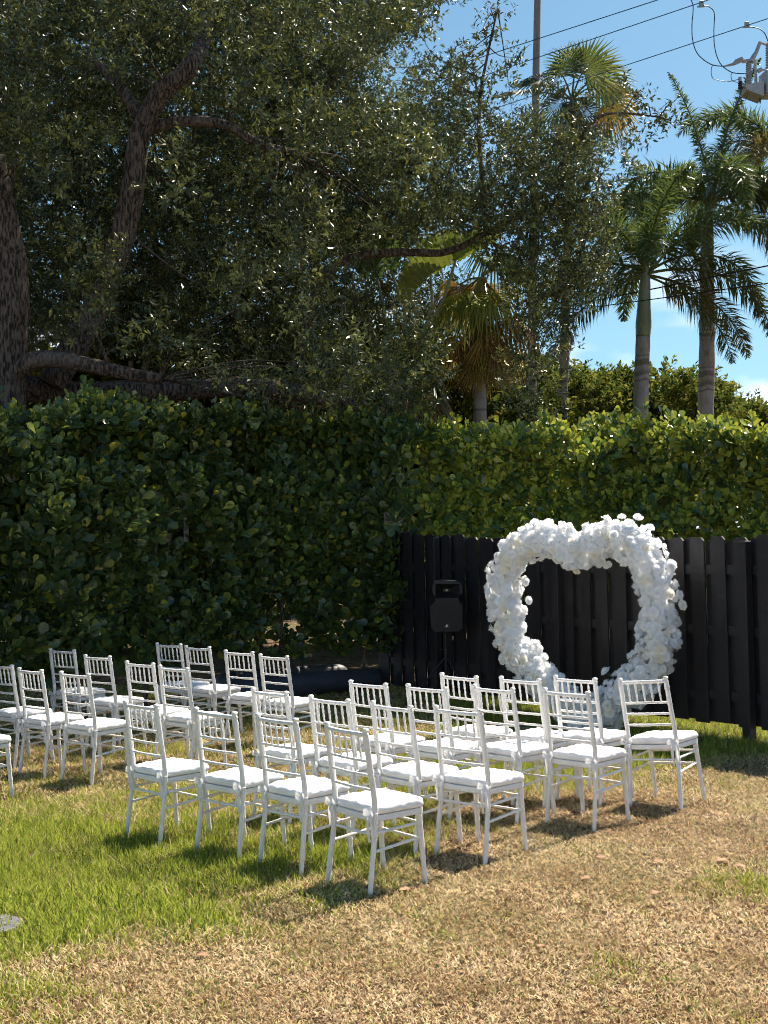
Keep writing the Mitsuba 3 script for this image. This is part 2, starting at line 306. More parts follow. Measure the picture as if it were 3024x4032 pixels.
def chair(x, y, t, label, tilt=0.0):
    key = num('wooden_chair'); i_ = counts['wooden_chair'] - 1; r = random.Random(i_)
    M = T().translate([x, y, .004]).rotate([0, 0, 1], math.degrees(t)).rotate([0, 1, 0], math.degrees(-tilt) + r.uniform(-.5, .5)).rotate([1, 0, 0], r.uniform(-.6, .6))
    if tilt: M = T().translate([0, 0, .012]) @ M
    tag(key, label, 'chair', 'white bamboo-style chairs in rows on the lawn')
    for nm, d in CH: add(num(f'{key}__{nm}'), d, None, to_world=M)
    add(f'{key}__cushion', CUSH[i_ % 4], None, to_world=M)
    for d in TIES[(i_ * 3 + 1) % 4]: add(num(f'{key}__ribbon_tie'), d, None, to_world=M)
W_ = 'white chair '
for x, y, t, s, *tl in [
    (-.203, 7.21, -.90, 'nearest the camera, front corner of the right block'),
    (-.626, 7.658, -.82, 'in nearest row of right block, next to the front corner chair'),
    (-1.052, 8.018, -.72, 'in nearest row of right block, second from the left'),
    (-1.596, 8.447, -.80, 'in nearest row of right block, leftmost'),
    (.458, 7.847, -.767, 'second along right edge of right block, just right of nearest chair'),
    (.058, 8.119, -.85, 'in second row of right block, next to its right-edge chair'),
    (-.357, 8.517, -.77, 'in second row of right block, second from its left end'),
    (-.802, 8.997, -.787, 'in second row of right block, at left end by aisle'),
    (1.245, 8.63, -.791, 'third along right edge of right block, left of tilted chair'),
    (.769, 8.916, -.82, 'in third row of right block, next to its right-edge chair'),
    (.306, 9.047, -.775, 'in third row of right block, second from its left end'),
    (-.109, 9.368, -.773, 'in third row of right block, at left end by aisle'),
    (1.92, 9.13, -.66, 'tilted sideways, rightmost of all, below the right side of flower arch', .085),
    (1.417, 9.396, -.80, 'in farthest row of right block, directly before the arch base'),
    (1.016, 9.413, -.81, 'in farthest row of right block, before the left side of arch'),
    (.566, 9.72, -.82, 'in farthest row of right block, left end below the speaker'),
    (-3.33, 9.84, -.70, 'at left photo edge, only its seat and front leg showing'),
    (-3.43, 11.45, -.72, 'cut by left photo edge, its back post and seat showing'),
    (-3.021, 10.941, -.76, 'in second row of left block, just left of its aisle chair'),
    (-2.548, 10.545, -.68, 'in second row of left block, at the aisle end'),
    (-3.263, 12.929, -.62, 'in third row of left block, leftmost against the hedge'),
    (-2.707, 12.092, -.67, 'in third row of left block, second from the left'),
    (-2.172, 11.323, -.70, 'in third row of left block, second from the aisle'),
    (-1.788, 10.874, -.728, 'in third row of left block, at the aisle end'),
    (-2.25, 13.361, -.67, 'in back row of left block, leftmost and farthest away'),
    (-1.878, 12.924, -.72, 'in back row of left block, second from the left'),
    (-1.397, 12.243, -.67, 'in back row of left block, second from the aisle'),
    (-1.009, 11.73, -.74, 'in back row of left block, aisle end before rolled tarps')]:
    chair(x, y, t, W_ + s, *tl)

# ---------------------------------------------------------------- fence
F0, FD = A(3.40, 11.90, 0), A(-.6, .8, 0); FN = A(-.8, -.6, 0)   # FN faces the camera side
FA = math.atan2(FD[1], FD[0])
def fpt(s, off=0.0, z=0.0): return F0 + FD * s + FN * off + A(0, 0, z)
tag('wooden_fence', 'black stained board-on-board fence with clipped board tops behind the arch', 'fence')
rf = random.Random(3)
def board(s, off, z0, z1, w):
    c = .032; pts = [(-w / 2, z0), (w / 2, z0), (w / 2, z1 - c), (w / 2 - c, z1), (-w / 2 + c, z1), (-w / 2, z1 - c)]
    v, f = extrude(pts, .017); o = v[:, 2] - .0085
    lean = rf.uniform(-.009, .009)
    P = fpt(s, off) + v[:, 0:1] * FD * -1 + o[:, None] * FN + np.c_[0 * o, 0 * o, v[:, 1]] + (v[:, 1:2] - z0) * lean * FD
    return P, f
s, k_ = -1.75, 0
while s < 5.9:
    step = np.clip((s - 2.6) / 3.0, 0, 1)
    zt = 1.905 + .15 * step + rf.uniform(-.018, .018) + (.015 if s < 0 else 0)
    z0 = (.13 - .05 * step) + rf.uniform(-.012, .012)
    if k_ % 2 == 0: add(num('wooden_fence__board'), board(s, .0268 + rf.uniform(-.003, .003), z0, zt, .165), 'mat_fence')
    else: add(num('wooden_fence__board'), board(s, -.0268 + rf.uniform(-.003, .003), z0, zt - .01, .165), 'mat_fence')
    s += .128 + rf.uniform(-.006, .006); k_ += 1
for z in (.40, 1.02, 1.60): add(num('wooden_fence__rail'), box(fpt(2.0, 0, z), (7.5, .036, .09), FA), 'mat_fence')
for s, h in ((-.02, 1.87), (2.45, 1.88), (4.55, 1.97)):
    v, f = box(fpt(s, .083, h / 2 - .05), (.092, .092, h + .1), FA, .004); add(num('wooden_fence__post'), (v, f), 'mat_fence')
    add(num('wooden_fence__rail_end'), box(fpt(s + .12, .045, 1.02), (.10, .012, .07), FA), 'mat_fence')

# ---------------------------------------------------------------- clusia hedges
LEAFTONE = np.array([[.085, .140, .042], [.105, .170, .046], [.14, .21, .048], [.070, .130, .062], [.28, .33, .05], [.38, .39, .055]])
def hedge(key, path, hts, thick, n_sprig, leaf, n_parts, label, low=.35, bright=.1, seed=1, twigs=120, light_tone_k=1.0):
    global R
    R0, R = R, np.random.default_rng(seed)
    path = np.asarray(path, float); seg = np.linalg.norm(np.diff(path, axis=0), axis=1); cum = np.r_[0, np.cumsum(seg)]
    s = R.uniform(0, cum[-1], n_sprig); x = np.interp(s, cum, path[:, 0]); y = np.interp(s, cum, path[:, 1]); H = np.interp(s, cum, hts)
    i = np.clip(np.searchsorted(cum, s) - 1, 0, len(seg) - 1); d = np.diff(path, axis=0)[i] / seg[i, None]; nrm = np.c_[d[:, 1], -d[:, 0]]
    nrm = np.where((nrm[:, 1] > 0)[:, None], -nrm, nrm)
    top = R.random(n_sprig) < .20
    z = low + (H - low) * R.random(n_sprig) ** .92
    bump = meshkit.fbm(np.c_[s * .95, z * .95, 0 * s + seed], 4, seed=seed) - .5
    dep = np.abs(R.normal(0, .19, n_sprig)); off = 1.0 * bump - dep + .10 * np.sin(z / H * np.pi)
    off -= np.where(z < 1.0, (1.0 - z) * .25, 0)
    off = np.where(top, -R.uniform(0, thick, n_sprig), off)
    z = np.where(top, H + .60 * (meshkit.fbm(np.c_[s * 1.6, off * 1.6, 0 * s + 9], 3, seed=seed) - .5) - np.abs(R.normal(0, .10, n_sprig)) + (R.random(n_sprig) < .05) * R.uniform(0, .22, n_sprig), np.minimum(z, H - .05))
    pos = np.c_[x + nrm[:, 0] * off, y + nrm[:, 1] * off, z]
    ax = unit(np.c_[nrm * np.where(top, .25, .75)[:, None], np.where(top, 1.0, .55)] + R.normal(size=(n_sprig, 3)) * .38)
    hole = meshkit.fbm(np.c_[s * 2.1, z * 2.1, 0 * s + 40], 3, seed=seed + 2); shift = np.clip((.47 - hole) * 5, 0, 1) * .55
    pos[:, :2] -= nrm * shift[:, None]; off = off - shift
    tone = R.random(n_sprig); hue = meshkit.noise(np.c_[s * .9, z * .9, 0 * s], seed)
    P, AX, NR, L, C, D = [], [], [], [], [], []
    for k in range(8):
        pair, sd = k // 2, (1 if k % 2 else -1)
        b = unit(np.cross(ax, A(0.3, 0.1, 1) + 0 * ax)); c2 = np.cross(ax, b); a_ = pair * 1.57 + R.uniform(-.3, .3, n_sprig)
        out = (np.cos(a_)[:, None] * b + np.sin(a_)[:, None] * c2) * sd
        spread = [1.5, 1.1, .75, .35][pair]
        la = unit(ax * 1.0 + out * spread + R.normal(size=(n_sprig, 3)) * .15 + A(0, 0, .12))
        keep = R.random(n_sprig) < (.93 if pair < 3 else .7)
        P.append((pos + ax * (pair * leaf * .42))[keep]); AX.append(la[keep]); NR.append((unit(ax * spread - out) + R.normal(size=(n_sprig, 3)) * .22)[keep])
        L.append((leaf * R.uniform(.55, 1.28, n_sprig) * [1.05, 1, .85, .6][pair])[keep])
        ci = np.where(R.random(n_sprig) < bright * (1 + (pair == 3)), R.integers(4, 6, n_sprig), R.integers(0, 4, n_sprig)); C.append((LEAFTONE[ci] * light_tone_k * (.75 + .5 * hue[:, None]))[keep]); D.append((off * 1.0)[keep])
    P, AX, NR, L, C, D = map(np.concatenate, (P, AX, NR, L, C, D))
    vis = (D > -.12) & (P[:, 2] > .6) & (np.abs(P[:, 0]) < .29 * P[:, 1])
    order = np.where(vis)[0]; order = order[np.argsort(-(L / np.linalg.norm(P - A(0, 0, 1.97), axis=1))[order])][: n_parts]
    rest = np.ones(len(P), bool); rest[order] = False
    tw = []
    for q in R.choice(n_sprig, twigs, replace=False):
        e = pos[q]; inner = e - np.r_[nrm[q], 0] * R.uniform(.2, .5) - A(0, 0, R.uniform(.3, .7)); tw.append(tube(spline([inner, (inner + e) / 2 + R.normal(size=3) * .05, e], 5), [.008, .007, .006, .005, .004], 5))
    tag(key, label, 'hedge')
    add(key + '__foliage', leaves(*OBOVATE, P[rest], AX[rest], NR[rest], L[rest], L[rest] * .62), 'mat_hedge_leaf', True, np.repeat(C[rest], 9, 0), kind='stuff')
    add(key + '__branches', join(tw), 'mat_bark', True, kind='stuff')
    tm = [mikit.ply((OBOVATE[0] * [1, .62, 1], np.array(OBOVATE[1])), 'mat_hedge_leaf', True, color=np.tile(c * light_tone_k, (9, 1))) for c in LEAFTONE]
    for q in order:
        ax_ = unit(AX[q]); sd = unit(np.cross(NR[q], ax_)); nn = np.cross(ax_, sd); M = np.eye(4); M[:3, :3] = np.stack([ax_, sd, nn], 1) * L[q]; M[:3, 3] = P[q]
        add(num(key + '__leaf'), tm[int(np.argmin(np.abs(LEAFTONE * light_tone_k - C[q]).sum(1)))], None, to_world=T(M))
    for a in np.linspace(.2, cum[-1] - .2, 16):
        b = A(np.interp(a, cum, path[:, 0]), np.interp(a, cum, path[:, 1]), 0); nn = nrm[0]; b[:2] -= nn * .6 + R.uniform(-.1, .1, 2)
        add(num(key + '__stem'), tube(spline([b - A(0, 0, .05), b + A(*R.uniform(-.12, .12, 2), .8), b + A(*R.uniform(-.25, .25, 2), 2.2)], 7), np.linspace(.03, .012, 7), 6), 'mat_bark', True)
    R = R0
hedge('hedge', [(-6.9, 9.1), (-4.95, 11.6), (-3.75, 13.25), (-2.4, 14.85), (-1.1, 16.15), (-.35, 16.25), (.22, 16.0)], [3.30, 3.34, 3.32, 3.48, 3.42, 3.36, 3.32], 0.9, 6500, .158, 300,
      'dark shaded hedge of thick paddle-shaped leaves running along the left side', low=.48, bright=.09, seed=4, light_tone_k=.64)  # leaf colour darkened to paint in the shade under the oak
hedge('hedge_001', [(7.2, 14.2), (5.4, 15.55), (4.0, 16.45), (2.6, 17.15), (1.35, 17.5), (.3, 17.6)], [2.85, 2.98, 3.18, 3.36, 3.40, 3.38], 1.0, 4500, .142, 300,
      'sunlit yellow-green hedge rising above the black fence on the right', low=1.1, bright=.50, seed=9, light_tone_k=1.15)  # leaf colour lightened for young growth and painted sunlight

# ---------------------------------------------------------------- trees
def foliage(clumps, per, leaf, wid, twig, cols, up=.45, nl=10, squash=.85, droop=0.0):
    c = np.array(clumps); n = np.maximum(8, (per * (c[:, 3] / .4) ** 2)).astype(int); q = np.repeat(np.arange(len(c)), n); m = len(q)
    d = rnd_dir(m); rad = c[q, 3] * R.random(m) ** .36 * (1 + .25 * R.normal(size=m)); o = c[q, :3] + d * rad[:, None] * A(1, 1, squash)
    ax = unit(d * .8 + A(0, 0, up - droop) + R.normal(size=(m, 3)) * .55)
    tn = R.random(m); P, AX, NR, C = [], [], [], []
    for k in range(nl):
        t = (k + .5) / nl; ph = k * 2.4 + R.uniform(0, 6.28, m)
        b = unit(np.cross(ax, A(.2, .3, 1))); c2 = np.cross(ax, b); out = np.cos(ph)[:, None] * b + np.sin(ph)[:, None] * c2
        P.append(o + ax * (t * twig) + R.normal(size=(m, 3)) * .012); la = unit(ax * .6 + out * .9 + R.normal(size=(m, 3)) * .25); AX.append(la)
        NR.append(unit(out * -.5 + ax * .8 + A(0, 0, .35) + R.normal(size=(m, 3)) * .5))
        w = np.clip(tn + R.normal(0, .15, m), 0, .999)[:, None]; lo = np.minimum((w * (len(cols) - 1)).astype(int), len(cols) - 2)[:, 0]; fr = w * (len(cols) - 1) - lo[:, None]
        C.append(cols[lo] * (1 - fr) + cols[lo + 1] * fr)
    P, AX, NR, C = map(np.concatenate, (P, AX, NR, C)); L = leaf * R.uniform(.65, 1.25, len(P))
    return leaves(*DIAMOND, P, AX, NR, L, L * wid), np.repeat(C, 4, 0)
def limb(pts, r0, r1, n=24, sides=12, rough=.10):
    p = spline(pts, n); v, f = tube(p, np.linspace(r0, r1, n), sides); r = np.repeat(np.linspace(r0, r1, n), sides)
    nn = meshkit.fbm(v * [16, 16, 6], 3, seed=5) - .5; c = np.repeat(p, sides, 0); k = len(c)
    v[:k] = c + (v[:k] - c) * (1 + nn[:k, None] * rough * 4)
    return v, f
OAKC = np.array([[.032, .044, .020], [.048, .064, .026], [.068, .088, .034], [.105, .126, .042], [.22, .23, .05]])
def twigs_to(cl, roots, n, r=.012):
    out = []; cl = np.array(cl); roots = np.array(roots)
    for q in R.choice(len(cl), n, replace=len(cl) < n):
        e = cl[q, :3] + rnd_dir(1)[0] * cl[q, 3] * .5; b = roots[np.argmin(np.linalg.norm(roots - e, axis=1) + R.random(len(roots)) * .8)]
        m = (b + e) / 2 + R.normal(size=3) * .18; k = np.linspace(r * 1.5, r * .35, 9); out.append(tube(spline([b, m, e], 9), k, 5))
    return join(out)
